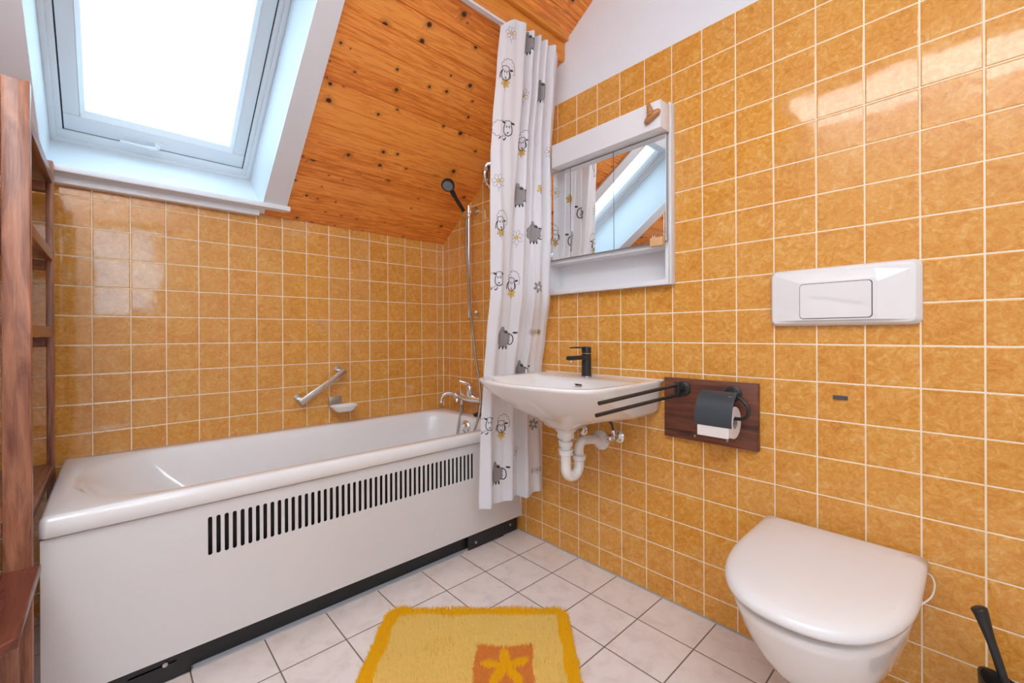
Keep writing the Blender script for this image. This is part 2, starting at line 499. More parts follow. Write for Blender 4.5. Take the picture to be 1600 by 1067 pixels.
# upper part of the slope beyond the trim board, set about 6 cm higher, then flat ceiling
bm = bmesh.new()
S2 = 0.66; N2 = math.sqrt(1+S2*S2)
L2 = (ZC-2.372)/S2*N2
board_strip(XL, 0.0, 0.0, L2)
for v in bm.verts: v.co.y = -v.co.y
me = bpy.data.meshes.new('ceiling'); bmesh.ops.recalc_face_normals(bm, faces=bm.faces)
bm.to_mesh(me); bm.free(); me.materials.append(PINE)
c2 = bpy.data.objects.new('ceiling', me); COL.objects.link(c2); tag(c2, kind='structure')
c2.matrix_world = Matrix(((1, 0, 0, 0), (0, 1/N2, S2/N2, -1.008), (0, -S2/N2, 1/N2, 2.372), (0, 0, 0, 1)))
bm = bmesh.new(); box(bm, XL-0.1, 0.1, YF-0.1, -1.008-(ZC-2.372)/S2+0.01, ZC, ZC+0.1)
tag(build('ceiling', bm, PLASTER), kind='structure')

# trim board along the step, rounded lower edge, and its small return on the wall
bm = bmesh.new()
def prism_x(bm, prof, x0, x1, mi=0):
    loft(bm, [[(x0, a, b) for a, b in prof], [(x1, a, b) for a, b in prof]], mi=mi)
rp = [(-0.978, 2.39), (-0.978, 2.296)] + [(-0.992+0.014*math.cos(math.radians(a)), 2.296-0.014*math.sin(math.radians(a))) for a in range(20, 180, 20)] + [(-1.006, 2.296), (-1.006, 2.39)]
prism_x(bm, rp, XL, -0.0005)
box(bm, XL, -0.0005, -1.030, -1.004, 2.366, 2.40, bev=0.003)
tag(build('trim_1', bm, PINE_T, angle=30), kind='structure')

# ---------------------------------------------------------------- roof window
w1 = empty('window_1', (-1.39, -0.05, 1.62), kind='structure')
FN = 0.29                                   # how far out the frame sits
FS0, FS1 = -0.037, 1.14
# lining boards
def quad_board(name, a, b, c, d, thick, mat, parent, outward):
    bm = bmesh.new(); o = Vector(outward)*thick
    ring = [Vector(p) for p in (a, b, c, d)]
    loft(bm, [ring, [p+o for p in ring]])
    return build(name, bm, mat, parent)
P = slope_pt
quad_board('side_lining', P(OX1, OS0-0.05, 0), P(OX1, OS1, 0), P(OX1, FS1, FN+.03), P(OX1, FS0-0.02, FN+.03), 0.02, LINING, w1, (1, 0, 0))
quad_board('side_lining', P(OX0, OS0-0.05, 0), P(OX0, OS1, 0), P(OX0, FS1, FN+.03), P(OX0, FS0-0.02, FN+.03), 0.02, LINING, w1, (-1, 0, 0))
quad_board('upper_lining', P(OX0, OS1, 0), P(OX1, OS1, 0), P(OX1, FS1, FN+.03), P(OX0, FS1, FN+.03), 0.02, LINING, w1, (0, -0.81, 0.58))
quad_board('lower_lining', P(OX0, OS0-0.01, -0.01), P(OX1, OS0-0.01, -0.01), P(OX1, FS0, FN+.03), P(OX0, FS0, FN+.03), 0.02, LINING, w1, (0, 0.81, -0.58))
def frame_bm(x0, x1, s0, s1, wx, wb, wt, n0, n1, bev=0.003):
    bm = bmesh.new()
    box(bm, x0, x1, s0, s0+wb, n0, n1, bev=bev); box(bm, x0, x1, s1-wt, s1, n0, n1, bev=bev)
    box(bm, x0, x0+wx, s0+wb, s1-wt, n0, n1, bev=bev); box(bm, x1-wx, x1, s0+wb, s1-wt, n0, n1, bev=bev)
    return bm
slope_obj('outer_frame', frame_bm(OX0, OX1, FS0, FS1, 0.036, 0.060, 0.05, FN, FN+0.09), PVC, w1, angle=30)
slope_obj('frame_step', frame_bm(OX0, OX1, FS0, FS1, 0.018, 0.024, 0.02, FN-0.012, FN+0.002, 0.002), PVC, w1, angle=30)
slope_obj('gasket', frame_bm(OX0+0.034, OX1-0.034, FS0+0.056, FS1-0.048, 0.008, 0.011, 0.008, FN+0.008, FN+0.02, 0), GASKET, w1)
SX0, SX1, SS0, SS1 = OX0+0.040, OX1-0.040, FS0+0.064, FS1-0.054
sash = slope_obj('sash', frame_bm(SX0, SX1, SS0, SS1, 0.048, 0.070, 0.07, FN+0.004, FN+0.075, 0.003), PVC, w1, angle=30)
bm = bmesh.new()      # sloped glazing bead
gx0, gx1, gs0, gs1 = SX0+0.048, SX1-0.048, SS0+0.070, SS1-0.07
loft(bm, [[(x, s, FN+0.004) for x, s in ((gx0, gs0), (gx1, gs0), (gx1, gs1), (gx0, gs1))],
          [(x, s, FN+0.022) for x, s in ((gx0+.014, gs0+.02), (gx1-.014, gs0+.02), (gx1-.014, gs1-.014), (gx0+.014, gs1-.014))],
          [(x, s, FN+0.034) for x, s in ((gx0+.015, gs0+.021), (gx1-.015, gs0+.021), (gx1-.015, gs1-.015), (gx0+.015, gs1-.015))],
          [(x, s, FN+0.036) for x, s in ((gx0, gs0), (gx1, gs0), (gx1, gs1), (gx0, gs1))]], False, False)
slope_obj('glazing_bead', bm, PVC, w1)
glass = NT('window_glass')
for n_ in list(glass.n):
    if n_.type == 'BSDF_PRINCIPLED': glass.n.remove(n_)
tr = glass.node('ShaderNodeBsdfTransparent'); tr.inputs[0].default_value = (0.97, 0.985, 0.98, 1)
gl = glass.node('ShaderNodeBsdfGlossy'); gl.inputs['Roughness'].default_value = 0.01
lw = glass.node('ShaderNodeLayerWeight'); lw.inputs[0].default_value = 0.5
fr = glass.math('ADD', glass.math('MULTIPLY', glass.math('POWER', lw.outputs['Facing'], 5.0), 0.8), 0.03)
mx = glass.node('ShaderNodeMixShader'); glass.link(fr, mx.inputs[0]); glass.link(tr.outputs[0], mx.inputs[1]); glass.link(gl.outputs[0], mx.inputs[2])
glass.link(mx.outputs[0], glass.n['Material Output'].inputs[0])
bm = bmesh.new(); box(bm, gx0+.012, gx1-.012, gs0+.012, gs1-.012, FN+0.030, FN+0.034)
slope_obj('pane', bm, glass.m, w1)
bm = bmesh.new(); box(bm, W2[0]+0.055, W2[1]-0.055, YF-0.07, YF-0.066, W2[2]+0.055, W2[3]-0.055)
build('pane', bm, glass.m, w2)
bm = bmesh.new()      # handle: rosette with a lever lying along the sash
xm = -1.412
lathe(bm, [(0, 0.0), (0, 0.026), (0.006, 0.024), (0.008, 0.0)], (0, 0, 0), (0, 0, 1), 20)
for v in bm.verts: v.co = Vector((xm+v.co.x*1.25, SS0+0.026+v.co.y*0.55, FN+0.005-v.co.z))
bm2 = bmesh.new()
tube(bm2, [(xm, SS0+0.024, FN), (xm, SS0+0.022, FN-0.022)], [0.011, 0.010], 14)
tube(bm2, smooth_pts([(xm, SS0+0.020, FN-0.020), (xm-0.03, SS0+0.016, FN-0.024), (xm-0.12, SS0+0.014, FN-0.014)], 5), [0.009]*6+[0.006]*5, 10)
for bb in (bm2,):
    tmp = bpy.data.meshes.new('t'); bb.to_mesh(tmp); bb.free(); bm.from_mesh(tmp); bpy.data.meshes.remove(tmp)
slope_obj('window_handle', bm, PVC, w1, angle=40)
bm = bmesh.new()      # white screw caps on the lower lining
for x in (-1.70, -1.385, -1.09):
    q = P(x, OS0-0.01-0.082, 0.23)
    lathe(bm, [(0, 0.008), (0.002, 0.006), (0.003, 0)], q, (0, -0.95, 0.3), 12)
build('screw_cap', bm, PVC, w1, smooth=True)
# casing boards flat on the slope and the sill
bm = bmesh.new()
loft(bm, [[(OX1, OS0-0.01, h), (-0.943, OS0-0.01, h), (-0.968, OS1+0.09, h), (OX1, OS1+0.09, h)] for h in (-0.014, -0.0005)])
slope_obj('casing', bm, WHITE_PAINT, w1)
bm = bmesh.new(); box(bm, OX0-0.115, OX0, OS0-0.01, OS1+0.09, -0.014, -0.0005, bev=0.002)
slope_obj('casing', bm, WHITE_PAINT, w1)
bm = bmesh.new(); box(bm, OX0+0.001, OX1-0.001, OS1, OS1+0.09, -0.014, -0.0005, bev=0.002)
slope_obj('casing', bm, WHITE_PAINT, w1)
bm = bmesh.new()
box(bm, OX0-0.14, -0.928, -0.085, -0.0505, 1.606, 1.629, bev=0.003)
box(bm, OX0, OX1, -0.052, -0.0005, 1.606, 1.629, bev=0.001)
build('sill', bm, WHITE_PAINT, w1, angle=30)
newbox('sill_moulding', (OX0-0.06, -1.05, -0.036, -0.0005, 1.575, 1.6055), WHITE_PAINT, w1, bev=0.003)
# thin silicone lines: wall corner and floor edge
bm = bmesh.new(); box(bm, -0.004, -0.0003, -0.004, -0.0003, 0.56, 1.585)
tag(build('trim_2', bm, WCAULK), kind='structure')
bm = bmesh.new(); box(bm, -0.006, -0.0003, YF+0.01, -0.70, 0.0003, 0.004)
tag(build('trim_3', bm, SILIC), kind='structure')

# ceiling lamp over the middle of the room (outside the frame): flat white tray with an opal cover
LX = -2.04
lamp = empty('ceiling_lamp', (LX, -2.2, ZC), 'long white ceiling lamp with opal cover near the left wall', 'lamp', group='opal ceiling lamps')
newbox('lamp_tray', (LX-0.205, LX+0.205, -2.99, -1.44, ZC-0.03, ZC-0.0005), WHITE_PAINT, lamp, bev=0.004)
em = NT('lamp_opal')
em.b.inputs['Base Color'].default_value = (0.9, 0.9, 0.9, 1)
em.b.inputs['Emission Color'].default_value = (0.90, 0.96, 1.0, 1)
em.b.inputs['Emission Strength'].default_value = LAMP_STRENGTH
newbox('lamp_cover', (LX-0.195, LX+0.195, -2.98, -1.45, ZC-0.075, ZC-0.0305), em.m, lamp, bev=0.012)

fill_lamp = empty('ceiling_lamp', (-1.45, -2.80, ZC), 'added fill lamp with opal cover, out of view above the window in the front wall', 'lamp', group='opal ceiling lamps')  # second lamp, added out of view only to brighten the room
newbox('lamp_tray', (-1.76, -1.14, -3.02, -2.60, ZC-0.03, ZC-0.0005), WHITE_PAINT, fill_lamp, bev=0.004)
newbox('lamp_cover', (-1.75, -1.15, -3.01, -2.61, ZC-0.075, ZC-0.0305), em.m, fill_lamp, bev=0.012)
# ================================================================ bathtub
TZ = 0.552
tub = empty('bathtub', (-0.85, -0.35, 0.0), 'white enamelled bathtub along the tiled back wall under the roof window', 'bathtub')
bm = bmesh.new()
X0, X1, Y0, Y1 = -1.697, -0.002, -0.712, -0.002
def ring(x0, x1, y0, y1, r, z, n=14, dz=None):
    return [(x, y, z + (dz(x, y) if dz else 0)) for x, y in rrect2(x0, x1, y0, y1, r, n)]
# corner radii order: (x1,y1) (x0,y1) (x0,y0) (x1,y0); rim rises very slightly to the left
tilt = lambda x, y: 0.006*(-x/1.7) - 0.002
rings = [
 ring(X0+.006, X1, Y0+.006, Y1, [.003, .003, .014, .003], TZ-0.050),
 ring(X0, X1, Y0, Y1, [.003, .003, .016, .003], TZ-0.046),
 ring(X0, X1, Y0, Y1, [.003, .003, .018, .003], TZ-0.016, dz=tilt),
 ring(X0+.003, X1, Y0+.003, Y1, [.003, .003, .018, .003], TZ-0.006, dz=tilt),
 ring(X0+.010, X1, Y0+.010, Y1, [.003, .003, .018, .003], TZ-0.0005, dz=tilt),
 ring(X0+.022, X1-.001, Y0+.020, Y1-.001, [.003, .003, .02, .003], TZ, dz=tilt),
]
ix0, ix1, iy0, iy1 = -1.640, -0.085, -0.652, -0.070
def inner(d, z, slopeL, r):
    return ring(ix0+d+slopeL, ix1-d, iy0+d, iy1-d, r, z, dz=tilt)
rings += [
 inner(-0.012, TZ, 0, [.12, .26, .26, .12]),
 inner(-0.004, TZ-0.003, 0, [.12, .26, .26, .12]),
 inner(0.004, TZ-0.012, 0.004, [.12, .26, .26, .12]),
 inner(0.012, TZ-0.035, 0.012, [.12, .25, .25, .12]),
 inner(0.024, TZ-0.10, 0.05, [.12, .25, .25, .12]),
 inner(0.045, TZ-0.24, 0.18, [.12, .22, .22, .12]),
 inner(0.070, TZ-0.36, 0.31, [.12, .18, .18, .12]),
 inner(0.110, TZ-0.405, 0.38, [.10, .14, .14, .10]),
 inner(0.170, TZ-0.415, 0.44, [.08, .10, .10, .08]),
]
loft(bm, rings, cap0=False, cap1=True)
build('tub_body', bm, ENAMEL, tub, smooth=True)

# front apron with the vent slots
pitch = (1.337-0.881)/21.0
holes = []; k = 0
while -1.337 + k*pitch < -0.30:
    cx = -1.337 + k*pitch
    holes.append(rrect2(cx-0.0056, cx+0.0056, 0.338, 0.456, 0.0055, 5)); k += 1
bm = plate(rrect2(X0+.003, -0.004, 0.074, 0.4985, 0.003, 2), holes, 0.004, lambda a, b, h: (a, -0.696+h, b), bevel=0.001)
box(bm, X0+.003, -0.004, -0.694, -0.684, 0.490, 0.4985); box(bm, X0+.003, -0.004, -0.694, -0.684, 0.074, 0.084)
build('tub_panel', bm, PANEL, tub)
newbox('slot_shade_sheet', (-1.66, -0.01, -0.668, -0.6665, 0.10, 0.498), BLACKR, tub)  # black sheet added to give the shade seen through the vent slots
newbox('panel_joint', (X0+.01, -0.004, -0.692, -0.685, 0.4985, 0.506), BLACKR, tub)
# side apron
newbox('end_panel', (X0+.003, X0+.015, -0.680, -0.01, 0.074, 0.4985), PANEL, tub)
# support frame behind the toe gap
bm = bmesh.new()
box(bm, -1.55, -0.27, -0.668, -0.658, 0.004, 0.078, bev=0.001)
build('plinth_rail', bm, DARKMETAL, tub)
def bracket(name, x0, x1, y, slot, z0=0.003):
    holes = [rrect2(slot[0], slot[1], slot[2]-0.003, slot[2]+0.003, 0.0028, 3)] if slot else []
    bm = plate(rrect2(x0, x1, z0, 0.078, 0.002, 2), holes, 0.003, lambda a, b, h: (a, y+h, b))
    box(bm, x1-0.003, x1, y, y+0.03, z0, 0.078)
    b = build(name, bm, DARKMETAL, tub); return b
b1 = bracket('foot_bracket', -1.70, -1.385, -0.688, (-1.53, -1.42, 0.052))
bm = bmesh.new(); lathe(bm, [(0, 0.0075), (0.004, 0.0065), (0.005, 0)], (-1.447, -0.690, 0.054), (0, -1, 0), 12); build('bolt', bm, STEEL, b1)
b2 = bracket('foot_bracket', -0.335, -0.112, -0.688, None)
bm = bmesh.new(); lathe(bm, [(0, 0.006), (0.003, 0.005), (0.004, 0)], (-0.29, -0.690, 0.028), (0, -1, 0), 12); build('bolt', bm, STEEL, b2)
b3 = bracket('foot_bracket', -0.108, -0.022, -0.6885, None, z0=0.010)
bm = bmesh.new(); lathe(bm, [(0, 0.006), (0.003, 0.005), (0.004, 0)], (-0.068, -0.6905, 0.045), (0, -1, 0), 12); build('bolt', bm, STEEL, b3)
# strip of silicone along the toe rail
bm = bmesh.new(); box(bm, -1.38, -0.36, -0.690, -0.668, 0.0003, 0.006, bev=0.001)
tag(build('trim_4', bm, SILIC), kind='structure')
# white edge profile between panel and wall
newbox('edge_strip', (-0.0038, -0.0004, -0.706, -0.690, 0.074, 0.50), WCAULK, tub)
# overflow with turning knob
bm = bmesh.new()
oc = Vector((ix1-0.020, -0.372, 0.498))
lathe(bm, [(0, 0.036), (0.004, 0.036), (0.010, 0.030), (0.012, 0.022), (0.022, 0.020), (0.026, 0.015), (0.028, 0)], oc, (-1, 0, 0.08), 28)
build('overflow_knob', bm, CHROME, tub, angle=30)

# black plug standing on the rim, on its bead chain
pl_ = empty('bath_plug', (-0.045, -0.400, TZ), 'small black rubber plug on the bathtub rim under the tap', 'plug')
bm = bmesh.new(); lathe(bm, [(0, 0.017), (0.004, 0.021), (0.012, 0.024), (0.016, 0.022), (0.017, 0.006), (0.024, 0.004), (0.025, 0)], (-0.045, -0.400, TZ+0.0005), (0, 0, 1), 24)
build('plug_body', bm, BLACKR, pl_, angle=40)
bm = bmesh.new(); tube(bm, [(-0.045, -0.400, TZ+0.024), (-0.046, -0.398, TZ+0.06), (-0.052, -0.392, TZ+0.095)], 0.0012, 6)
build('chain', bm, CHROME, pl_)
# thin chain from mixer into the tub
# ================================================================ wall mixer
mx_ = empty('bath_mixer_tap', (0, -0.365, 0.66), 'chrome bathtub mixer tap with curved spout and lever on the right wall', 'tap')
bm = bmesh.new()
for y in (-0.290, -0.440):
    bm = bmesh.new()
    lathe(bm, [(0, 0.033), (0.004, 0.033), (0.012, 0.026), (0.016, 0.014), (0.05, 0.013), (0.052, 0.018), (0.066, 0.018), (0.067, 0.0)], (-0.0006, y, 0.655), (-1, 0, 0), 24)
    build('wall_rosette', bm, CHROME, mx_, angle=30)
bm = bmesh.new()
lathe(bm, [(0, 0.0), (0.0, 0.014), (0.03, 0.018), (0.075, 0.019), (0.10, 0.024), (0.14, 0.024), (0.165, 0.019), (0.215, 0.018), (0.245, 0.014), (0.245, 0)], (-0.062, -0.238, 0.652), (0, -1, 0), 24)
build('mixer_body', bm, CHROME, mx_, angle=40)
bm = bmesh.new()
lathe(bm, [(0, 0.021), (0.018, 0.024), (0.045, 0.022), (0.062, 0.016), (0.068, 0.0)], (-0.066, -0.365, 0.668), (-0.12, 0.0, 1), 24)
build('cartridge_dome', bm, CHROME, mx_, angle=50)
bm = bmesh.new()
lv = smooth_pts([(-0.066, -0.372, 0.715), (-0.074, -0.352, 0.735), (-0.088, -0.335, 0.742), (-0.112, -0.318, 0.752)], 5)
n_ = len(lv); rr = [0.018 - 0.011*i/(n_-1) for i in range(n_)]
tube(bm, lv, rr, 12); build('lever', bm, CHROME, mx_, smooth=True)
bm = bmesh.new()
sp = smooth_pts([(-0.062, -0.236, 0.655), (-0.070, -0.205, 0.664), (-0.095, -0.175, 0.666), (-0.118, -0.160, 0.648), (-0.124, -0.157, 0.618)], 6)
lathe(bm, [(0, 0.012), (0.002, 0.021), (0.009, 0.024), (0.012, 0.012)], (-0.063, -0.238, 0.655), (-0.1, 1, 0.1), 22)
tube(bm, sp, [0.012]*len(sp), 16)
lathe(bm, [(0, 0.013), (0.014, 0.0125), (0.015, 0.0)], (-0.124, -0.157, 0.624), (0, 0, -1), 16)
build('spout', bm, CHROME, mx_, smooth=True)
bm = bmesh.new()
lathe(bm, [(0, 0.011), (0.028, 0.011), (0.03, 0)], (-0.062, -0.278, 0.636), (0, 0, -1), 16)
lathe(bm, [(0, 0.010), (0.006, 0.012), (0.020, 0.012), (0.022, 0.0)], (-0.078, -0.255, 0.640), (-0.3, 0, -1), 16)
build('hose_outlet', bm, CHROME, mx_, angle=40)
bm = bmesh.new(); lathe(bm, [(0, 0.006), (0.010, 0.006), (0.012, 0.009), (0.022, 0.008), (0.024, 0)], (-0.064, -0.270, 0.668), (0, 0, 1), 14)
build('diverter_knob', bm, CHROME, mx_, angle=40)

# ================================================================ shower set
sh = empty('shower_rail', (0, -0.340, 1.12), 'chrome shower rail with two round wall brackets beside the shower curtain', 'shower rail')
bm = bmesh.new(); tube(bm, [(-0.055, -0.340, 1.110), (-0.055, -0.340, 1.748)], 0.0092, 16); build('rail_bar', bm, CHROME, sh, smooth=False, angle=40)
for z in (1.127, 1.727):
    bm = bmesh.new()
    lathe(bm, [(0, 0.026), (0.005, 0.025), (0.009, 0.012), (0.04, 0.0095), (0.055, 0.0095)], (-0.0006, -0.340, z), (-1, 0, 0), 22)
    lathe(bm, [(-0.014, 0.012), (0.014, 0.012)], (-0.055, -0.340, z), (0, 0, 1), 18)
    build('wall_bracket', bm, CHROME, sh, angle=40)
bm = bmesh.new()
lathe(bm, [(-0.016, 0.014), (0.016, 0.014)], (-0.055, -0.340, 1.700), (0, 0, 1), 18)
tube(bm, [(-0.055, -0.340, 1.70), (-0.085, -0.352, 1.705)], 0.009, 12)
tube(bm, [(-0.072, -0.346, 1.682), (-0.112, -0.364, 1.708)], [0.012, 0.0145], 14)
build('hand_shower_holder', bm, CHROME, sh, angle=40)
hs = empty('hand_shower', (-0.10, -0.35, 1.72), 'black hand shower head resting in the holder of the shower rail', 'shower head')
bm = bmesh.new()
hd = Vector((-0.258, -0.430, 1.800))
tube(bm, smooth_pts([(-0.085, -0.351, 1.690), (-0.120, -0.368, 1.712), (-0.190, -0.400, 1.752), tuple(hd)], 6), [0.0095]*7+[0.011]*6+[0.013]*6, 14)
build('handle', bm, BLACKM, hs, smooth=True)
bm = bmesh.new()
fd = Vector((-0.50, -0.42, -0.72)).normalized()
lathe(bm, [(-0.022, 0.0), (-0.020, 0.016), (-0.006, 0.033), (0.010, 0.036), (0.014, 0.034), (0.0145, 0.0)], hd, fd, 32)
hh = build('shower_head', bm, BLACKM, hs, angle=40)
bm = bmesh.new()
a1 = fd.orthogonal().normalized(); a2 = fd.cross(a1)
lathe(bm, [(0.0148, 0.027), (0.0155, 0.0265), (0.0156, 0)], hd, fd, 24)
fp = build('spray_face', bm, simple('spray_grey', (0.16, 0.17, 0.19), 0.4), hh)
bm = bmesh.new()
for rr_, nn in ((0.009, 7), (0.016, 12), (0.023, 18)):
    for k in range(nn):
        a = 2*math.pi*k/nn; c = hd + fd*0.0156 + (a1*math.cos(a)+a2*math.sin(a))*rr_
        lathe(bm, [(0, 0.0013), (0.0012, 0.001), (0.0013, 0)], c, fd, 6)
build('nozzles', bm, simple('nozzle_white', (0.55, 0.56, 0.58), 0.5), hh)
# metal hose: down from the hand shower, loop into the tub, back to the mixer
hose = [(-0.074, -0.347, 1.683), (-0.078, -0.348, 1.62), (-0.084, -0.352, 1.52), (-0.080, -0.358, 1.40), (-0.076, -0.366, 1.28), (-0.076, -0.376, 1.16), (-0.074, -0.392, 1.06), (-0.076, -0.426, 0.88), (-0.082, -0.462, 0.76),
        (-0.120, -0.515, 0.62), (-0.180, -0.520, 0.48), (-0.215, -0.460, 0.40), (-0.180, -0.390, 0.40), (-0.140, -0.340, 0.46), (-0.092, -0.296, 0.53), (-0.064, -0.279, 0.575), (-0.062, -0.278, 0.61)]
hp = smooth_pts(hose, 60)
bm = bmesh.new()
rs = [0.0066 + 0.0013*math.sin(i*math.pi*2/3.999) for i in range(len(hp))]
tube(bm, hp, rs, 10)
ho = build('shower_hose', bm, simple('hose_steel', (0.40, 0.39, 0.38), 0.25, metal=1.0), smooth=True)
tag(ho, 'ribbed metal shower hose hanging from the black hand shower into the bathtub', 'hose')

# pipe bend high on the right wall, half behind the curtain
pb = empty('heating_pipe_bend', (0, -0.47, 1.84), 'chrome pipe bend on the right wall partly behind the shower curtain', 'pipe')
bm = bmesh.new()
pp = smooth_pts([(-0.001, -0.530, 1.945), (-0.025, -0.515, 1.948), (-0.046, -0.492, 1.938), (-0.050, -0.482, 1.900), (-0.050, -0.484, 1.860), (-0.046, -0.500, 1.825), (-0.028, -0.532, 1.800), (-0.001, -0.560, 1.792)], 6)
tube(bm, pp, 0.0145, 16); build('pipe', bm, CHROME, pb, smooth=True)
for c, a in (((-0.050, -0.482, 1.916), (0, 0, 1)), ((-0.050, -0.485, 1.850), (0, 0, 1))):
    bm = bmesh.new(); lathe(bm, [(-0.012, 0.018), (-0.011, 0.020), (0.011, 0.020), (0.012, 0.018)], c, a, 8)
    build('union_nut', bm, CHROME, pb)
newbox('pipe_clip', (-0.040, -0.0006, -0.560, -0.510, 1.895, 1.930), BLACKM, pb, bev=0.003)

# ================================================================ grab bar and soap dish on the back wall
gb = empty('grab_bar', (-0.77, 0, 0.75), 'short chrome grab bar mounted diagonally on the back wall above the bathtub', 'grab bar')
A = Vector((-0.868, 0, 0.690)); B = Vector((-0.668, 0, 0.822))
d = (B-A).normalized(); ang = math.atan2(d.z, d.x)
def rotbox(name, c, lx, ly, lz, mat, parent, bev=0.002):
    m = Matrix.Translation(c) @ Matrix.Rotation(-ang, 4, 'Y')
    return newbox(name, (-lx/2, lx/2, -ly/2, ly/2, -lz/2, lz/2), mat, parent, bev=bev, mat4=m)
rotbox('wall_flange', A + Vector((0, -0.006, 0)), 0.030, 0.010, 0.062, STEEL, gb)
rotbox('wall_flange', B + Vector((0, -0.006, 0)), 0.030, 0.010, 0.062, STEEL, gb)
rotbox('stem', A + Vector((0, -0.032, 0)), 0.022, 0.046, 0.030, CHROME, gb)
rotbox('stem', B + Vector((0, -0.032, 0)), 0.022, 0.046, 0.030, CHROME, gb)
rotbox('bar', (A+B)/2 + Vector((0, -0.058, 0)), (B-A).length+0.03, 0.016, 0.030, CHROME, gb, bev=0.004)
sd = empty('soap_dish', (-0.69, 0, 0.64), 'white soap dish in a small chrome holder on the back wall beside the grab bar', 'soap dish')
newbox('wall_holder', (-0.725, -0.660, -0.014, -0.0006, 0.640, 0.690), STEEL, sd, bev=0.002)
bm = bmesh.new()
def ell(cx, cy, rx, ry, z, n=32): return [(cx+rx*math.cos(2*math.pi*k/n), cy+ry*math.sin(2*math.pi*k/n), z) for k in range(n)]
def sqell(cx, cy, rx, ry, z, n=32, e=0.6):
    o = []
    for k in range(n):
        a = 2*math.pi*k/n; c, s_ = math.cos(a), math.sin(a)
        o.append((cx + rx*math.copysign(abs(c)**e, c), cy + ry*math.copysign(abs(s_)**e, s_), z))
    return o
sx, sy = -0.668, -0.062
loft(bm, [sqell(sx, sy, 0.040, 0.028, 0.616), sqell(sx, sy, 0.050, 0.036, 0.624), sqell(sx, sy, 0.068, 0.047, 0.646), sqell(sx, sy, 0.066, 0.045, 0.648), sqell(sx, sy, 0.048, 0.034, 0.632), sqell(sx, sy, 0.038, 0.026, 0.628)])
build('dish', bm, CERAMIC, sd, angle=50)
# ================================================================ wash basin
SY = -1.185; RZ = 0.835
sink = empty('wash_basin', (0, SY, RZ), 'white ceramic wash basin with rounded front mounted on the tiled right wall', 'sink')
def sink_ring(hw, front, tipx, back, z, n=24, rc=0.03):
    """outline of the basin seen from above: straight sides, bowed front; starts at wall, goes round"""
    pts = []
    P2 = [(back, -hw*1.0), (tipx*0.55+back*0.45, -hw*1.005), (tipx*0.88, -hw*1.0), (tipx+front*0.045 if False else tipx*1.02, -hw*0.955),
          (front*0.5+tipx*0.5, -hw*0.80), (front*0.80+tipx*0.20, -hw*0.56), (front*0.97+tipx*0.03, -hw*0.25), (front, 0.0)]
    right = smooth_pts([(a, b, 0) for a, b in P2], n//6)
    r = [(p.x, SY+p.y, z) for p in right]
    l = [(p.x, SY-p.y, z) for p in reversed(right[:-1])]
    return r + l
def sr(hw, front, tipx, back, z): return sink_ring(hw, front, tipx, back, z)
bm = bmesh.new()
rr = [
 sr(0.050, -0.275, -0.26, -0.175, 0.640),
 sr(0.065, -0.290, -0.27, -0.160, 0.652),
 sr(0.110, -0.312, -0.24, -0.100, 0.672),
 sr(0.200, -0.345, -0.20, -0.030, 0.690),
 sr(0.262, -0.372, -0.17, -0.0015, 0.703),
 sr(0.281, -0.405, -0.21, -0.0015, 0.722),
 sr(0.289, -0.458, -0.31, -0.0015, 0.760),
 sr(0.2935, -0.497, -0.385, -0.0015, 0.798),
 sr(0.2975, -0.517, -0.418, -0.0015, 0.822),
 sr(0.2985, -0.522, -0.423, -0.0015, 0.830),
 sr(0.2955, -0.519, -0.420, -0.003, 0.8355),
 sr(0.290, -0.513, -0.415, -0.006, 0.8365),
 sr(0.280, -0.500, -0.403, -0.085, 0.8345) if False else sr(0.272, -0.496, -0.398, -0.012, 0.8350),
]
# basin: the hollow starts behind the tap ledge
rr += [
 sr(0.252, -0.482, -0.380, -0.125, 0.8325),
 sr(0.244, -0.475, -0.372, -0.134, 0.8270),
 sr(0.234, -0.462, -0.362, -0.142, 0.810),
 sr(0.212, -0.430, -0.345, -0.152, 0.775),
 sr(0.170, -0.385, -0.320, -0.165, 0.745),
 sr(0.110, -0.335, -0.290, -0.185, 0.727),
 sr(0.040, -0.290, -0.270, -0.225, 0.720),
]
loft(bm, rr, cap0=True, cap1=True)
build('basin', bm, CERAMIC, sink, smooth=True)
bm = bmesh.new()      # lower flange where the trap joins
lathe(bm, [(0, 0.047), (0.012, 0.046), (0.02, 0.040), (0.022, 0)], (-0.222, SY, 0.648), (0, 0, -1), 28)
build('waste_boss', bm, CERAMIC, sink, smooth=False, angle=50)
bm = bmesh.new()      # overflow slot with chrome rim on the back slope of the bowl
m = Matrix.Translation((-0.1465, SY-0.005, 0.8055)) @ Matrix.Rotation(math.radians(20), 4, 'Y')
o = [m @ Vector((0, a, b)) for a, b in rrect2(-0.020, 0.020, -0.0055, 0.0055, 0.0054, 5)]
i_ = [m @ Vector((-0.001, a, b)) for a, b in rrect2(-0.016, 0.016, -0.0028, 0.0028, 0.0027, 5)]
o2 = [p + Vector((-0.0018, 0, 0)) for p in o]
loft(bm, [o, o2, i_], cap0=False, cap1=False)
build('overflow_ring', bm, CHROME, sink)
bm = bmesh.new(); loft(bm, [i_, [p + Vector((0.0015, 0, 0)) for p in i_]]); build('overflow_slot', bm, BLACKR, sink)
bm = bmesh.new(); lathe(bm, [(0, 0.031), (0.002, 0.030), (0.003, 0.012), (0.001, 0)], (-0.255, SY, 0.7205), (0, 0, 1), 24); build('drain_ring', bm, CHROME, sink, angle=40)
bm = bmesh.new(); box(bm, -0.006, -0.0003, SY-0.302, SY+0.302, 0.832, 0.8385, bev=0.0015)
build('sealant', bm, WCAULK, sink)

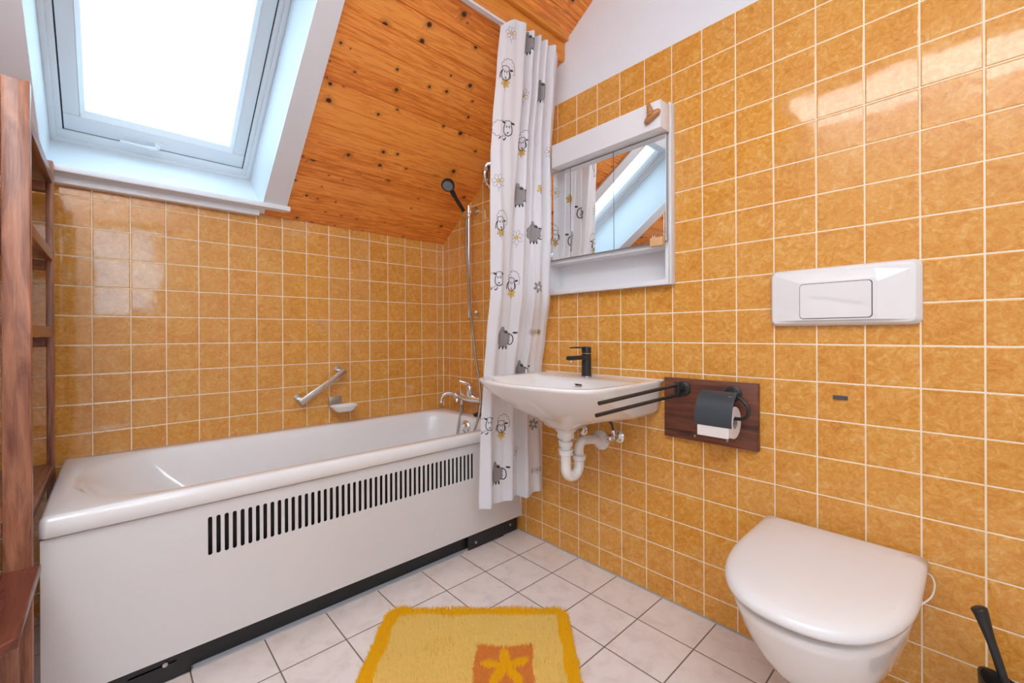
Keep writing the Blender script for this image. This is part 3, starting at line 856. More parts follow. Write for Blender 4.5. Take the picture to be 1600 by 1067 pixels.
fa = empty('basin_tap', (-0.085, SY, RZ), 'black single lever tap standing on the back edge of the wash basin', 'tap')
fx, fy = -0.085, SY
bm = bmesh.new(); lathe(bm, [(0, 0.0215), (0.004, 0.0215), (0.004, 0.0200), (0.088, 0.0200), (0.094, 0.0195), (0.095, 0)], (fx, fy, RZ+0.002), (0, 0, 1), 32)
build('tap_body', bm, BLACKM, fa, angle=40)
bm = bmesh.new(); lathe(bm, [(0, 0.0235), (0.003, 0.0230), (0.0032, 0)], (fx, fy, RZ), (0, 0, 1), 32); build('base_ring', bm, STEEL, fa, angle=40)
bm = bmesh.new(); box(bm, fx-0.118, fx-0.005, fy-0.0135, fy+0.0135, RZ+0.073, RZ+0.090, bev=0.004)
for v in bm.verts:
    if v.co.x < fx-0.09 and v.co.z < RZ+0.08: v.co.z += 0.0
build('spout', bm, BLACKM, fa, angle=35)
bm = bmesh.new(); lathe(bm, [(0, 0.0105), (0.009, 0.010), (0.0095, 0)], (fx-0.102, fy, RZ+0.0735), (-0.15, 0, -1), 18); build('aerator', bm, CHROME, fa, angle=40)
bm = bmesh.new(); lathe(bm, [(0, 0.0200), (0.003, 0.0205), (0.022, 0.0205), (0.026, 0.019), (0.027, 0)], (fx, fy, RZ+0.0985), (0, 0, 1), 32); lh = build('lever_hub', bm, BLACKM, fa, angle=40)
bm = bmesh.new(); box(bm, fx-0.098, fx+0.004, fy-0.0115, fy+0.0115, RZ+0.1205, RZ+0.1265, bev=0.002)
build('lever', bm, BLACKM, lh, angle=35)
bm = bmesh.new(); lathe(bm, [(0, 0.0192), (0.0022, 0.0192)], (fx, fy, RZ+0.0966), (0, 0, 1), 32); build('gap_ring', bm, CHROME, fa)

# ---------------------------------------------------------------- trap
tp = empty('bottle_trap_pipe', (-0.15, SY, 0.44), 'white plastic drain trap under the wash basin leading into the wall', 'drain pipe')
tx = -0.222; ux = -0.142
bm = bmesh.new()
tube(bm, [(tx, SY, 0.628), (tx, SY, 0.600)], 0.033, 24); tube(bm, [(tx, SY, 0.602), (tx, SY, 0.56)], 0.021, 20)
build('tail_pipe', bm, PLASTIC2, tp, angle=40)
bm = bmesh.new()
cz = 0.478; rad = (ux-tx)/2; mxp = (ux+tx)/2
U_ = [(tx, SY, 0.575), (tx, SY, 0.52)] + [(mxp - rad*math.cos(math.radians(a)), SY-0.004*a/180, cz - rad*math.sin(math.radians(a))) for a in range(0, 181, 12)] + [(ux, SY-0.004, 0.50), (ux, SY-0.004, 0.525)]
tube(bm, U_, 0.0205, 20); build('u_bend', bm, PLASTIC2, tp, smooth=True)
bm = bmesh.new()
A_ = smooth_pts([(ux, SY-0.004, 0.505), (ux, SY-0.004, 0.545), (ux+0.008, SY-0.005, 0.562), (ux+0.028, SY-0.007, 0.572), (-0.05, SY-0.010, 0.566), (-0.002, SY-0.012, 0.556)], 6)
tube(bm, A_, 0.0185, 20); build('wall_pipe', bm, PLASTIC2, tp, smooth=True)
def nut(z, x, r=0.0275, h=0.022, y=SY):
    bm = bmesh.new(); lathe(bm, [(0, r-0.003), (0.002, r), (h-0.006, r), (h-0.004, r+0.0035), (h, r+0.0035), (h+0.001, r-0.004)], (x, y, z), (0, 0, 1), 24)
    return build('coupling_nut', bm, PLASTIC2, tp, angle=40)
nut(0.566, tx); nut(0.532, tx); nut(0.497, ux, 0.0262, 0.020, SY-0.004)
bm = bmesh.new(); lathe(bm, [(0, 0.042), (0.003, 0.042), (0.008, 0.034), (0.016, 0.030), (0.020, 0.021), (0.021, 0)], (-0.0006, SY-0.012, 0.556), (-1, 0, 0), 28)
build('wall_rosette', bm, PLASTIC2, tp, angle=40)

def angle_valve(y, z, lab):
    v = empty('angle_valve', (0, y, z), lab, 'valve', group='angle valves under the wash basin')
    bm = bmesh.new(); lathe(bm, [(0, 0.027), (0.003, 0.027), (0.010, 0.020), (0.012, 0.011), (0.045, 0.011), (0.047, 0)], (-0.0006, y, z), (-1, 0, 0), 24); build('wall_rosette', bm, CHROME, v, angle=40)
    bm = bmesh.new(); lathe(bm, [(0, 0.009), (0.012, 0.015), (0.016, 0.019), (0.036, 0.0175), (0.040, 0.012), (0.041, 0)], (-0.040, y, z), (-1, 0.1, 0), 8); build('hand_wheel', bm, CHROME, v, angle=25)
    bm = bmesh.new(); lathe(bm, [(0, 0.009), (0.018, 0.009), (0.019, 0.012), (0.030, 0.012), (0.031, 0.005)], (-0.032, y, z), (0, 0.25, 1), 12); build('hose_nut', bm, CHROME, v, angle=40)
angle_valve(-1.286, 0.586, 'chrome angle valve right of the drain pipe under the wash basin')
angle_valve(-1.100, 0.586, 'chrome angle valve left of the drain pipe, close below the wash basin')
for (y, pts) in ((-1.286, [(-0.032, -1.279, 0.616), (-0.035, -1.270, 0.645), (-0.05, -1.235, 0.675), (-0.075, -1.205, 0.70), (-0.085, -1.195, 0.73)]),
                 (-1.100, [(-0.032, -1.094, 0.616), (-0.035, -1.098, 0.645), (-0.05, -1.13, 0.675), (-0.075, -1.160, 0.70), (-0.085, -1.175, 0.73)])):
    bm = bmesh.new(); tube(bm, smooth_pts(pts, 8), 0.0045, 10)
    o = build('supply_hose', bm, simple('hose_braid', (0.10, 0.095, 0.09), 0.4, metal=0.6), smooth=True)
    tag(o, 'thin dark supply hose from the %s angle valve up to the basin' % ('right' if y < -1.2 else 'left'), 'hose', 'supply hoses under the wash basin')

# ================================================================ mirror cabinet, let into the wall
cab = empty('mirror_cabinet', (0, -1.19, 1.20), 'white mirror cabinet with three mirrored doors on the tiled wall above the basin', 'mirror cabinet')
DX = -0.035
BXI = 0.085
bm = bmesh.new()
box(bm, DX, BXI, CY0+0.004, CY0+0.019, CZ0+0.004, CZ1-0.004); box(bm, DX, BXI, CY1-0.019, CY1-0.004, CZ0+0.004, CZ1-0.004)
box(bm, DX, BXI, CY0+0.019, CY1-0.019, CZ0+0.004, CZ0+0.019)
box(bm, DX+0.001, BXI, CY0+0.019, CY1-0.019, 1.340, 1.3558)
box(bm, 0.05, 0.058, CY0+0.019, CY1-0.019, CZ0+0.019, 1.340)
box(bm, DX, BXI, CY0+0.019, CY1-0.019, CZ1-0.02, CZ1-0.004)
box(bm, DX, -0.02, CY0+0.019, CY1-0.019, 1.753, CZ1-0.02); box(bm, 0.078, BXI, CY0+0.019, CY1-0.019, 1.354, CZ1-0.02)
build('carcass', bm, CAB, cab)
# flange that covers the cut tiles
bm = bmesh.new()
for d_ in ((CY0-0.003, CY0+0.006, CZ0-0.002, CZ1+0.003), (CY1-0.006, CY1+0.003, CZ0-0.002, CZ1+0.003)):
    box(bm, DX, -0.0006, d_[0], d_[1], d_[2], d_[3], bev=0.001)
box(bm, DX-0.001, -0.0006, CY0+0.006, CY1-0.006, CZ0-0.002, CZ0+0.016, bev=0.002)
build('side_flange', bm, CAB, cab, angle=30)
dz0, dz1 = 1.356, 1.752
ys = [-1.5245, -1.301, -1.078, -0.911]
for i in range(3):
    a, b = ys[i]+0.0009, ys[i+1]-0.0009
    dr = newbox('door', (DX, DX-0.014, a, b, dz0, dz1), simple('door_edge_grey', (0.32, 0.33, 0.33), 0.4) if i == 0 else bpy.data.materials['door_edge_grey'], cab)
    newbox('mirror', (DX-0.0142, DX-0.0182, a+0.0005, b-0.0005, dz0+0.0005, dz1-0.0005), MIRROR, dr, bev=0.0)
lb = newbox('light_box', (DX-0.0005, -0.104, CY0-0.001, -1.014, 1.757, 1.857), CAB, cab, bev=0.0015)
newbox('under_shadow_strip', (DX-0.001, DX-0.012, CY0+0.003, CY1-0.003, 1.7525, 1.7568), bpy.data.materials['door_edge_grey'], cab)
# handle block and wire at the lower corner of the right door
hb = empty('wooden_clip', (-0.06, -1.495, 1.345), 'small pale wooden block clipped under the lower right corner of the cabinet mirror', 'clip')
newbox('wood_block', (-0.0545, -0.074, -1.520, -1.470, 1.340, 1.3705), BEECH, hb, bev=0.0015)
bm = bmesh.new()
wx = -0.0600
tube(bm, [(wx, -1.474, 1.368), (wx, -1.474, 1.386), (wx, -1.523, 1.390)], 0.0012, 6)
tube(bm, [(wx, -1.519, 1.365), (wx, -1.519, 1.455)], 0.0012, 6)
build('wire_frame', bm, STEEL, hb)
# little carved wooden hat shape hanging on the light box corner
hat = empty('wooden_ornament', (-0.108, -1.505, 1.80), 'small carved wooden ornament stuck to the upper corner of the mirror cabinet', 'ornament')
bm = bmesh.new()
c0, c1 = Vector((-0.116, -1.477, 1.786)), Vector((-0.116, -1.532, 1.813))
cc = (c0+c1)/2; ax = (c1-c0).normalized(); up = Vector((0, 0, 1)); up = (up-ax*up.dot(ax)).normalized(); dp = Vector((1, 0, 0))
def oring(c, a, b, dirn, n=20):
    return [c + dirn[0]*a*math.cos(2*math.pi*k/n) + dirn[1]*b*math.sin(2*math.pi*k/n) for k in range(n)]
loft(bm, [oring(cc-up*0.010, 0.030, 0.006, (ax, dp)), oring(cc-up*0.006, 0.034, 0.011, (ax, dp)), oring(cc+up*0.004, 0.033, 0.0115, (ax, dp)), oring(cc+up*0.010, 0.026, 0.008, (ax, dp))])
build('brim', bm, CARVED, hat, smooth=True)
bm = bmesh.new()
prf = []
for k in range(17):
    t = k/16; prf.append((0.006+0.046*t, (0.0145-0.0085*t) + 0.0012*math.sin(t*math.pi*8)))
lean = (up + ax*0.22).normalized()
lathe(bm, [(0.0, 0.012)] + prf + [(0.054, 0)], cc - dp*0.002 - ax*0.002, lean, 18)
build('cone', bm, CARVED, hat, smooth=True)

# ================================================================ wooden board with towel arm and paper holder
board = newbox('wall_board', (-0.0006, -0.020, -1.816, -1.497, 0.630, 0.850), BOARDW, None, bev=0.0015)
tag(board, 'dark stained wooden board on the right wall carrying the towel arms and paper holder', 'board')
for y, z in ((-1.612, 0.648), (-1.722, 0.650)):
    bm = bmesh.new(); lathe(bm, [(0, 0.0042), (0.001, 0.004), (0.0012, 0.002), (0.0004, 0)], (-0.0200, y, z), (-1, 0, 0), 12)
    build('screw', bm, STEEL, board)
BX = -0.0203
ta = empty('towel_holder', (BX, -1.570, 0.81), 'black towel holder with two long swivel arms on the wooden board', 'towel holder')
bm = bmesh.new(); lathe(bm, [(0, 0.0265), (0.007, 0.0265), (0.010, 0.022), (0.011, 0)], (BX, -1.571, 0.814), (-1, 0, 0), 30)
tube(bm, [(BX-0.01, -1.571, 0.814), (BX-0.045, -1.571, 0.814)], 0.010, 16); build('rosette', bm, BLACKM, ta, angle=40)
bm = bmesh.new(); box(bm, BX-0.036, BX-0.054, -1.580, -1.562, 0.786, 0.842, bev=0.002); build('hinge_block', bm, BLACKM, ta, angle=35)
for z, (ex, ey, ez) in ((0.831, (-0.5, -1.542, 0.810)), (0.795, (-0.5, -1.532, 0.773))):
    bm = bmesh.new(); p0 = Vector((BX-0.045, -1.571, z)); p1 = Vector((ex, ey, ez))
    tube(bm, [p0, p1], 0.0062, 14)
    build('arm', bm, BLACKM, ta, angle=50)

ph = empty('toilet_paper_holder', (BX, -1.745, 0.82), 'black toilet paper holder with curved cover plate on the wooden board', 'paper holder')
bm = bmesh.new(); lathe(bm, [(0, 0.0265), (0.007, 0.0265), (0.010, 0.022), (0.011, 0)], (BX, -1.742, 0.812), (-1, 0, 0), 30)
tube(bm, [(BX-0.01, -1.742, 0.812), (BX-0.050, -1.742, 0.812)], 0.009, 16); build('rosette', bm, BLACKM, ph, angle=40)
bm = bmesh.new(); tube(bm, [(BX-0.050, -1.724, 0.812), (BX-0.050, -1.748, 0.812)], 0.0098, 16); build('pivot', bm, BLACKM, ph, angle=40)
bm = bmesh.new()
RX = BX-0.058; RZc = 0.7395; Ya, Yb = -1.668, -1.768    # roll
aw = smooth_pts([(BX-0.050, -1.748, 0.812), (BX-0.052, -1.782, 0.803), (BX-0.055, -1.803, 0.782), (RX, -1.807, 0.762), (RX, -1.797, 0.745), (RX, -1.772, RZc), (RX, -1.68, RZc)], 6)
tube(bm, aw, 0.0058, 12); build('roll_arm', bm, BLACKM, ph, smooth=True)
# curved cover plate
bm = bmesh.new()
ringsA = []
prof = [(BX-0.044, 0.822), (BX-0.054, 0.8235), (BX-0.066, 0.820), (BX-0.086, 0.804), (BX-0.102, 0.780), (BX-0.110, 0.755), (BX-0.1125, 0.735), (BX-0.1125, 0.716)]
prof = [(p.x, p.y) for p in smooth_pts([(a, b, 0) for a, b in prof], 4)]
o_, i2 = [], []
for k, (a, b) in enumerate(prof):
    o_.append((a, b)); i2.append((a+0.0016, b-0.0008))
sec = o_ + i2[::-1]
loft(bm, [[(a, y, b) for a, b in sec] for y in (-1.660, -1.776)])
cov = build('cover_plate', bm, HOLDERBLACK, ph, angle=40)
newbox('logo_plate', (BX-0.0785, BX-0.0815, -1.768, -1.755, 0.8105, 0.812), STEEL, cov, mat4=None)
ro = empty('toilet_paper_roll', (RX, -1.70, RZc), 'white toilet paper roll in the black holder on the wooden board', 'toilet paper')
bm = bmesh.new()
N_ = 40
def circ(r, y, n=N_): return [(RX + r*math.cos(2*math.pi*k/n), y, RZc-0.0135 + r*math.sin(2*math.pi*k/n)) for k in range(n)]
RR = 0.0515
loft(bm, [circ(0.0205, Ya), circ(RR-0.002, Ya), circ(RR, Ya-0.002), circ(RR, Yb+0.002), circ(RR-0.002, Yb), circ(0.0205, Yb), circ(0.0205, Ya)], cap0=False, cap1=False)
build('paper', bm, PAPER, ro, angle=40)
bm = bmesh.new(); loft(bm, [circ(0.0203, Ya-0.001), circ(0.0203, Yb+0.001), circ(0.0192, Yb+0.001), circ(0.0192, Ya-0.001), circ(0.0203, Ya-0.001)], cap0=False, cap1=False); build('core', bm, CORE, ro, smooth=True)
bm = bmesh.new(); box(bm, RX-RR-0.0012, RX-RR-0.0004, Yb+0.001, Ya-0.001, RZc-0.058, RZc-0.013, bev=0.0); build('loose_sheet', bm, PAPER, ro)

# ================================================================ flush plate, clip, toilet
fl = empty('flush_plate', (0, -2.02, 1.12), 'wide white flush plate with rectangular button on the right wall above the toilet', 'flush plate')
bm = bmesh.new()
def yz(x, y0, y1, z0, z1, r, n=8): return [(x, a, b) for a, b in rrect2(y0, y1, z0, z1, r, n)]
fy0, fy1, fz0, fz1 = -2.198, -1.852, 1.036, 1.208
loft(bm, [yz(-0.0006, fy0, fy1, fz0, fz1, 0.018), yz(-0.008, fy0, fy1, fz0, fz1, 0.018), yz(-0.020, fy0+0.007, fy1-0.004, fz0+0.004, fz1-0.004, 0.016),
          yz(-0.0245, fy0+0.012, fy1-0.008, fz0+0.008, fz1-0.008, 0.013), yz(-0.0255, fy0+0.018, fy1-0.014, fz0+0.013, fz1-0.013, 0.010)])
build('cover', bm, PLASTIC, fl, angle=25)
# raised field with its slanting right shoulder
by0, by1, bz0, bz1 = -2.100, -1.936, 1.058, 1.158
bm = bmesh.new()
o1 = [(-0.0254, y, z) for y, z in ((fy1-0.016, fz0+0.014), (fy1-0.016, fz1-0.014), (by0-0.004, fz1-0.016), (fy0+0.022, fz1-0.026), (fy0+0.020, fz0+0.014))]
o2 = [(-0.0345, y, z) for y, z in ((by1+0.006, bz0-0.006), (by1+0.006, bz1+0.006), (by0-0.004, bz1+0.006), (by0-0.012, bz1-0.004), (by0-0.012, bz0-0.006))]
loft(bm, [o1, o2]); build('raised_field', bm, PLASTIC, fl)
bm = bmesh.new(); loft(bm, [yz(-0.0335, by0-0.0018, by1+0.0018, bz0-0.0018, bz1+0.0018, 0.009), yz(-0.0348, by0-0.0018, by1+0.0018, bz0-0.0018, bz1+0.0018, 0.009)]); build('button_gap', bm, BLACKR, fl)
# button with a flowing ridge
bm = bmesh.new()
nY, nZ = 40, 26; grid = {}
def button_h(y, z):
    t = (y-by1)/(by0-by1); u_ = (z-bz0)/(bz1-bz0)
    c = 0.66 - 0.34*(1/(1+math.exp(-(t-0.52)*10))) - 0.06*math.sin(t*math.pi*2)
    s_ = (u_-c)
    fade = max(0.0, min(1.0, (t-0.08)/0.15))*max(0.0, min(1.0, (0.97-t)/0.15))
    return -0.0036*fade*math.exp(-max(0, -s_)*5.0)*(1/(1+math.exp(s_*60)))
for i in range(nY+1):
    for j in range(nZ+1):
        y = by1 + (by0-by1)*i/nY; z = bz0 + (bz1-bz0)*j/nZ
        # rounded corners
        ry = 0.008
        cy_ = min(max(y, by0+ry), by1-ry); cz_ = min(max(z, bz0+ry), bz1-ry)
        dd = math.hypot(y-cy_, z-cz_)
        if dd > ry: y = cy_+(y-cy_)*ry/dd; z = cz_+(z-cz_)*ry/dd
        grid[i, j] = bm.verts.new((-0.0385-button_h(y, z), y, z))
for i in range(nY):
    for j in range(nZ): bm.faces.new((grid[i, j], grid[i+1, j], grid[i+1, j+1], grid[i, j+1]))
edge = [grid[i, 0] for i in range(nY+1)] + [grid[nY, j] for j in range(1, nZ+1)] + [grid[i, nZ] for i in range(nY-1, -1, -1)] + [grid[0, j] for j in range(nZ-1, 0, -1)]
bk = [bm.verts.new((-0.0330, v.co.y, v.co.z)) for v in edge]
for k in range(len(edge)): bm.faces.new((edge[k], edge[(k+1) % len(edge)], bk[(k+1) % len(edge)], bk[k]))
build('flush_button', bm, PLASTIC, fl, smooth=False, angle=50)

tag(newbox('magnetic_clip', (-0.0006, -0.005, -2.043, -2.0085, 0.821, 0.833), simple('clip_grey', (0.085, 0.075, 0.07), 0.4), None, bev=0.0015),
    'tiny dark grey bar stuck on a tile between flush plate and toilet', 'clip')

toi = empty('toilet', (0, -2.02, 0.0), 'white wall-hung toilet with closed lid on the right wall', 'toilet')
TY = -2.022
def d_shape(hw, front, back, z, n=26, e=0.82, side=0.0):
    """D outline: straight back at x=back, superelliptic front at x=front"""
    pts = []
    L_ = back-front
    flat = 0.36*L_
    for k in range(4): pts.append((back - flat*k/4, TY-hw, z))
    for k in range(n+1):
        a = -math.pi/2 + math.pi*k/n
        c, s_ = math.cos(a), math.sin(a)
        pts.append((back-flat - (L_-flat)*abs(c)**e, TY + hw*math.copysign(abs(s_)**e, s_), z))
    for k in range(3, -1, -1): pts.append((back - flat*k/4, TY+hw, z))
    return pts
bm = bmesh.new()
loft(bm, [
 d_shape(0.070, -0.240, -0.0015, 0.070), d_shape(0.074, -0.250, -0.0015, 0.078), d_shape(0.076, -0.262, -0.0015, 0.135), d_shape(0.082, -0.320, -0.0015, 0.150),
 d_shape(0.094, -0.362, -0.0015, 0.172), d_shape(0.122, -0.415, -0.0015, 0.215), d_shape(0.145, -0.455, -0.0015, 0.262), d_shape(0.163, -0.492, -0.0015, 0.318), d_shape(0.173, -0.519, -0.0015, 0.365),
 d_shape(0.176, -0.528, -0.0015, 0.386), d_shape(0.172, -0.524, -0.0015, 0.392), d_shape(0.130, -0.480, -0.10, 0.392), d_shape(0.10, -0.44, -0.13, 0.30)])
build('bowl', bm, CERAMIC, toi, smooth=True)
bm = bmesh.new()
loft(bm, [d_shape(0.158, -0.510, -0.030, 0.3925), d_shape(0.160, -0.514, -0.028, 0.396), d_shape(0.161, -0.515, -0.028, 0.407), d_shape(0.160, -0.514, -0.028, 0.410)])
build('seat', bm, PLASTIC, toi, smooth=True)
bm = bmesh.new()
loft(bm, [d_shape(0.180, -0.538, -0.024, 0.4115), d_shape(0.1855, -0.546, -0.022, 0.4135), d_shape(0.1865, -0.548, -0.022, 0.420), d_shape(0.1845, -0.546, -0.022, 0.429), d_shape(0.1775, -0.538, -0.024, 0.4365),
          d_shape(0.164, -0.520, -0.030, 0.4415), d_shape(0.135, -0.48, -0.05, 0.4455), d_shape(0.09, -0.42, -0.09, 0.4475), d_shape(0.04, -0.34, -0.15, 0.4485)])
build('lid', bm, PLASTIC, toi, smooth=True)
for y in (TY-0.085, TY+0.085):
    bm = bmesh.new(); lathe(bm, [(0, 0.012), (0.045, 0.012), (0.046, 0)], (-0.035, y-0.022, 0.398), (0, 1, 0), 16)
    build('hinge', bm, PLASTIC, toi)
bm = bmesh.new()      # thin seat bumper loop seen right of the lid
tube(bm, smooth_pts([(-0.020, TY-0.176, 0.398), (-0.022, TY-0.190, 0.396), (-0.060, TY-0.198, 0.390), (-0.130, TY-0.194, 0.386), (-0.20, TY-0.172, 0.384)], 5), 0.0020, 8)
build('rim_clip', bm, PLASTIC2, toi, smooth=True)

# ================================================================ toilet brush
tb = empty('toilet_brush', (-0.12, -2.34, 0.0), 'black toilet brush standing in its holder right of the toilet', 'toilet brush')
bm = bmesh.new()
hp_ = smooth_pts([(-0.120, -2.291, 0.397), (-0.120, -2.296, 0.385), (-0.120, -2.304, 0.355), (-0.120, -2.316, 0.310), (-0.120, -2.330, 0.25), (-0.120, -2.345, 0.16), (-0.120, -2.350, 0.10)], 6)
n_ = len(hp_); rr = []
for i in range(n_):
    t = i/(n_-1); rr.append(0.004 + 0.0105*min(1, t/0.07)**0.5 if t < 0.10 else 0.0145 - 0.0065*min(1, (t-0.10)/0.35))
tube(bm, hp_, rr, 14); build('handle', bm, BLACKM, tb, smooth=True)
bm = bmesh.new()
def cring(z, r, tilt_=0.0, n=28):
    return [(-0.120 + r*math.cos(2*math.pi*k/n), -2.350 + r*math.sin(2*math.pi*k/n), z + tilt_*math.sin(2*math.pi*k/n)) for k in range(n)]
loft(bm, [cring(0.001, 0.058), cring(0.006, 0.062), cring(0.06, 0.060), cring(0.17, 0.056), cring(0.225, 0.060, 0.030), cring(0.223, 0.056, 0.030), cring(0.17, 0.052), cring(0.06, 0.054), cring(0.012, 0.05)])
build('holder', bm, BLACKM, tb, angle=50)
bm = bmesh.new(); lathe(bm, [(0, 0.015), (0.01, 0.036), (0.07, 0.036), (0.08, 0.012), (0.081, 0)], (-0.120, -2.350, 0.02), (0, 0, 1), 20); build('brush_head', bm, BLACKR, tb, smooth=True)

# ================================================================ shelf unit left of the tub
su = empty('shelf_unit', (-1.93, -0.42, 0.0), 'tall brown stained wooden shelf unit standing left of the bathtub', 'shelf')
H_ = 1.626
def post(x0, x1, y0, y1):
    return newbox('post', (x0, x1, y0, y1, 0.0, H_), SHELFW, su, bev=0.003)
post(-1.7475, -1.7005, -0.764, -0.738); post(-1.7275, -1.709, -0.125, -0.085)
post(-2.175, -2.130, -0.764, -0.738); post(-2.175, -2.150, -0.125, -0.085)
for z in (1.575, 1.305, 1.040, 0.565):
    s_ = newbox('shelf_board', (-2.149, -1.7285, -0.736, -0.080, z-0.020, z), SHELFY, su, bev=0.002)
    newbox('side_rail', (-1.7280, -1.7105, -0.737, -0.126, z-0.028, z+0.006), SHELFY, su, bev=0.002)
    newbox('side_rail', (-2.168, -2.150, -0.737, -0.126, z-0.028, z+0.006), SHELFY, su, bev=0.002)
    newbox('front_rail', (-2.129, -1.748, -0.760, -0.738, z-0.020, z+0.014), SHELFY, su, bev=0.002)
    bm = bmesh.new()
    pr_ = [(0.0, 0.0), (0.0, -0.022)] + [(0.012-0.012*math.cos(math.radians(a)), -0.022-0.012*math.sin(math.radians(a))) for a in (30, 60, 90)] + [(0.024, -0.034), (0.024, 0.0)]
    loft(bm, [[(x, -0.135+a, z-0.0285+b) for a, b in pr_] for x in (-1.760, -1.7285)])
    build('cleat', bm, SHELFY, su)

# ================================================================ stool
st = empty('stool', (-1.87, -0.97, 0.0), 'dark brown stained wooden stool in front of the shelf unit', 'stool')
sz = 0.472
bm = plate([(-1.684, -0.785), (-2.03, -0.785), (-2.03, -1.140), (-1.706, -1.140), (-1.684, -1.122)], [], 0.020, lambda a, b, h: (a, b, sz-0.010+h), bevel=0.003)
build('seat', bm, STOOLW, st)
for lx in (-1.735, -1.995):
    for ly in (-0.815, -1.105):
        newbox('leg', (lx-0.018, lx+0.018, ly-0.018, ly+0.018, 0.0, sz-0.0205), SHELFW, st, bev=0.002)
for ly in (-0.815, -1.105): newbox('apron', (-1.976, -1.754, ly-0.009, ly+0.009, sz-0.075, sz-0.021), SHELFY, st)
for lx in (-1.735, -1.995): newbox('apron', (lx-0.009, lx+0.009, -1.086, -0.834, sz-0.075, sz-0.021), SHELFY, st)
# ================================================================ shower curtain

def lerp_tab(z, zs, vs):
    if z <= zs[0]: return vs[0]
    for i in range(len(zs)-1):
        if z <= zs[i+1]:
            t = (z-zs[i])/(zs[i+1]-zs[i]); t = t*t*(3-2*t)*0.6+t*0.4; return vs[i]+(vs[i+1]-vs[i])*t
    return vs[-1]
CZ =  [0.26, 0.60, 0.85, 1.00, 1.20, 1.50, 1.75, 1.86, 2.10, 2.31]
CYL = [-0.858, -0.850, -0.845, -0.884, -0.925, -0.958, -0.970, -0.979, -1.005, -1.032]      # mean depth at the left side
CYR = [-0.866, -0.864, -0.864, -0.895, -0.972, -0.986, -0.988, -0.990, -1.005, -1.032]      # near the wall
CXL = [-0.399, -0.384, -0.362, -0.379, -0.388, -0.407, -0.411, -0.410, -0.409, -0.408]      # left hem
CXR = [-0.008, -0.008, -0.008, -0.012, -0.058, -0.060, -0.060, -0.060, -0.050, -0.062]      # right hem
CA =  [0.032, 0.027, 0.021, 0.024, 0.025, 0.024, 0.022, 0.021, 0.019, 0.015]               # fold depth
# fold knots: (s, side)  side -1 = towards the room, +1 = towards the tub
KT = [(0.0, 0.9), (0.10, -0.15), (0.33, -1.0), (0.39, 1.0), (0.49, -0.7), (0.545, 0.8), (0.60, -0.7), (0.66, 0.8), (0.72, -0.8), (0.79, 0.9), (0.87, -0.9), (0.93, 0.6), (1.0, 0.9)]
KB = [(0.0, 0.2), (0.09, -1.0), (0.24, 0.9), (0.34, 0.4), (0.45, -0.7), (0.54, 0.6), (0.60, 0.9), (0.665, -0.9), (0.74, -0.55), (0.80, -0.5), (0.88, -0.7), (0.95, -0.3), (1.0, 0.4)]
def fold(s, K):
    for i in range(len(K)-1):
        if s <= K[i+1][0]:
            t = (s-K[i][0])/(K[i+1][0]-K[i][0]); u = t*t*(3-2*t)
            return K[i][1]+(K[i+1][1]-K[i][1])*u
    return K[-1][1]
def ztop(s): return 2.292 - 0.045*max(0.0, (0.20-s)/0.20)**1.5 - 0.018*max(0.0, (s-0.88)/0.12)
def zbot(s): return 0.262 + 0.006*math.sin(s*17)
def surf(s, z):
    """curtain point at s (0 left .. 1 right) and height z"""
    s_ = min(max(s, 0.0), 1.0)
    w = min(1.0, max(0.0, (1.95-z)/0.95)); w = w*w*(3-2*w)
    K = [(a[0]+(b[0]-a[0])*w, a[1]+(b[1]-a[1])*w) for a, b in zip(KT, KB)]
    f = fold(s_, K)
    A = lerp_tab(z, CZ, CA)
    xl, xr = lerp_tab(z, CZ, CXL), lerp_tab(z, CZ, CXR)
    yl, yr = lerp_tab(z, CZ, CYL), lerp_tab(z, CZ, CYR)
    x = xl + (xr-xl)*s_ + 0.30*A*math.sin(f*1.2)*(1-abs(2*s_-1))
    y = yl + (yr-yl)*s_ + A*f + 0.0025*math.sin(s_*40+z*5)
    x = min(x, -0.006)
    return x, y, z

from bisect import bisect_left
NSG, NZG = 420, 110
_zs = [0.24 + (2.31-0.24)*j/NZG for j in range(NZG+1)]
_arc = []
for z in _zs:
    row = [0.0]; p = surf(0, z)
    for i in range(1, NSG+1):
        q = surf(i/NSG, z); row.append(row[-1] + math.hypot(q[0]-p[0], q[1]-p[1])); p = q
    _arc.append(row)
def s_from_arc(a, z):
    j = min(NZG, max(0, int(round((z-0.24)/(2.31-0.24)*NZG)))); row = _arc[j]
    if a <= 0: return 0.0
    i = bisect_left(row, a)
    if i > NSG: return 1.0
    t = (a-row[i-1])/max(1e-9, row[i]-row[i-1]); return (i-1+t)/NSG
def arc_at(s, z):
    j = min(NZG, max(0, int(round((z-0.24)/(2.31-0.24)*NZG)))); row = _arc[j]
    f = s*NSG; i = min(NSG-1, int(f)); return row[i]+(row[i+1]-row[i])*(f-i)
def cloth_pt(s, z, off):
    p = Vector(surf(s, z)); e = 0.002
    ts = Vector(surf(min(1, s+e), z)) - Vector(surf(max(0, s-e), z))
    tz = Vector(surf(s, z+0.004)) - Vector(surf(s, z-0.004))
    n = ts.cross(tz).normalized()
    return p + n*off

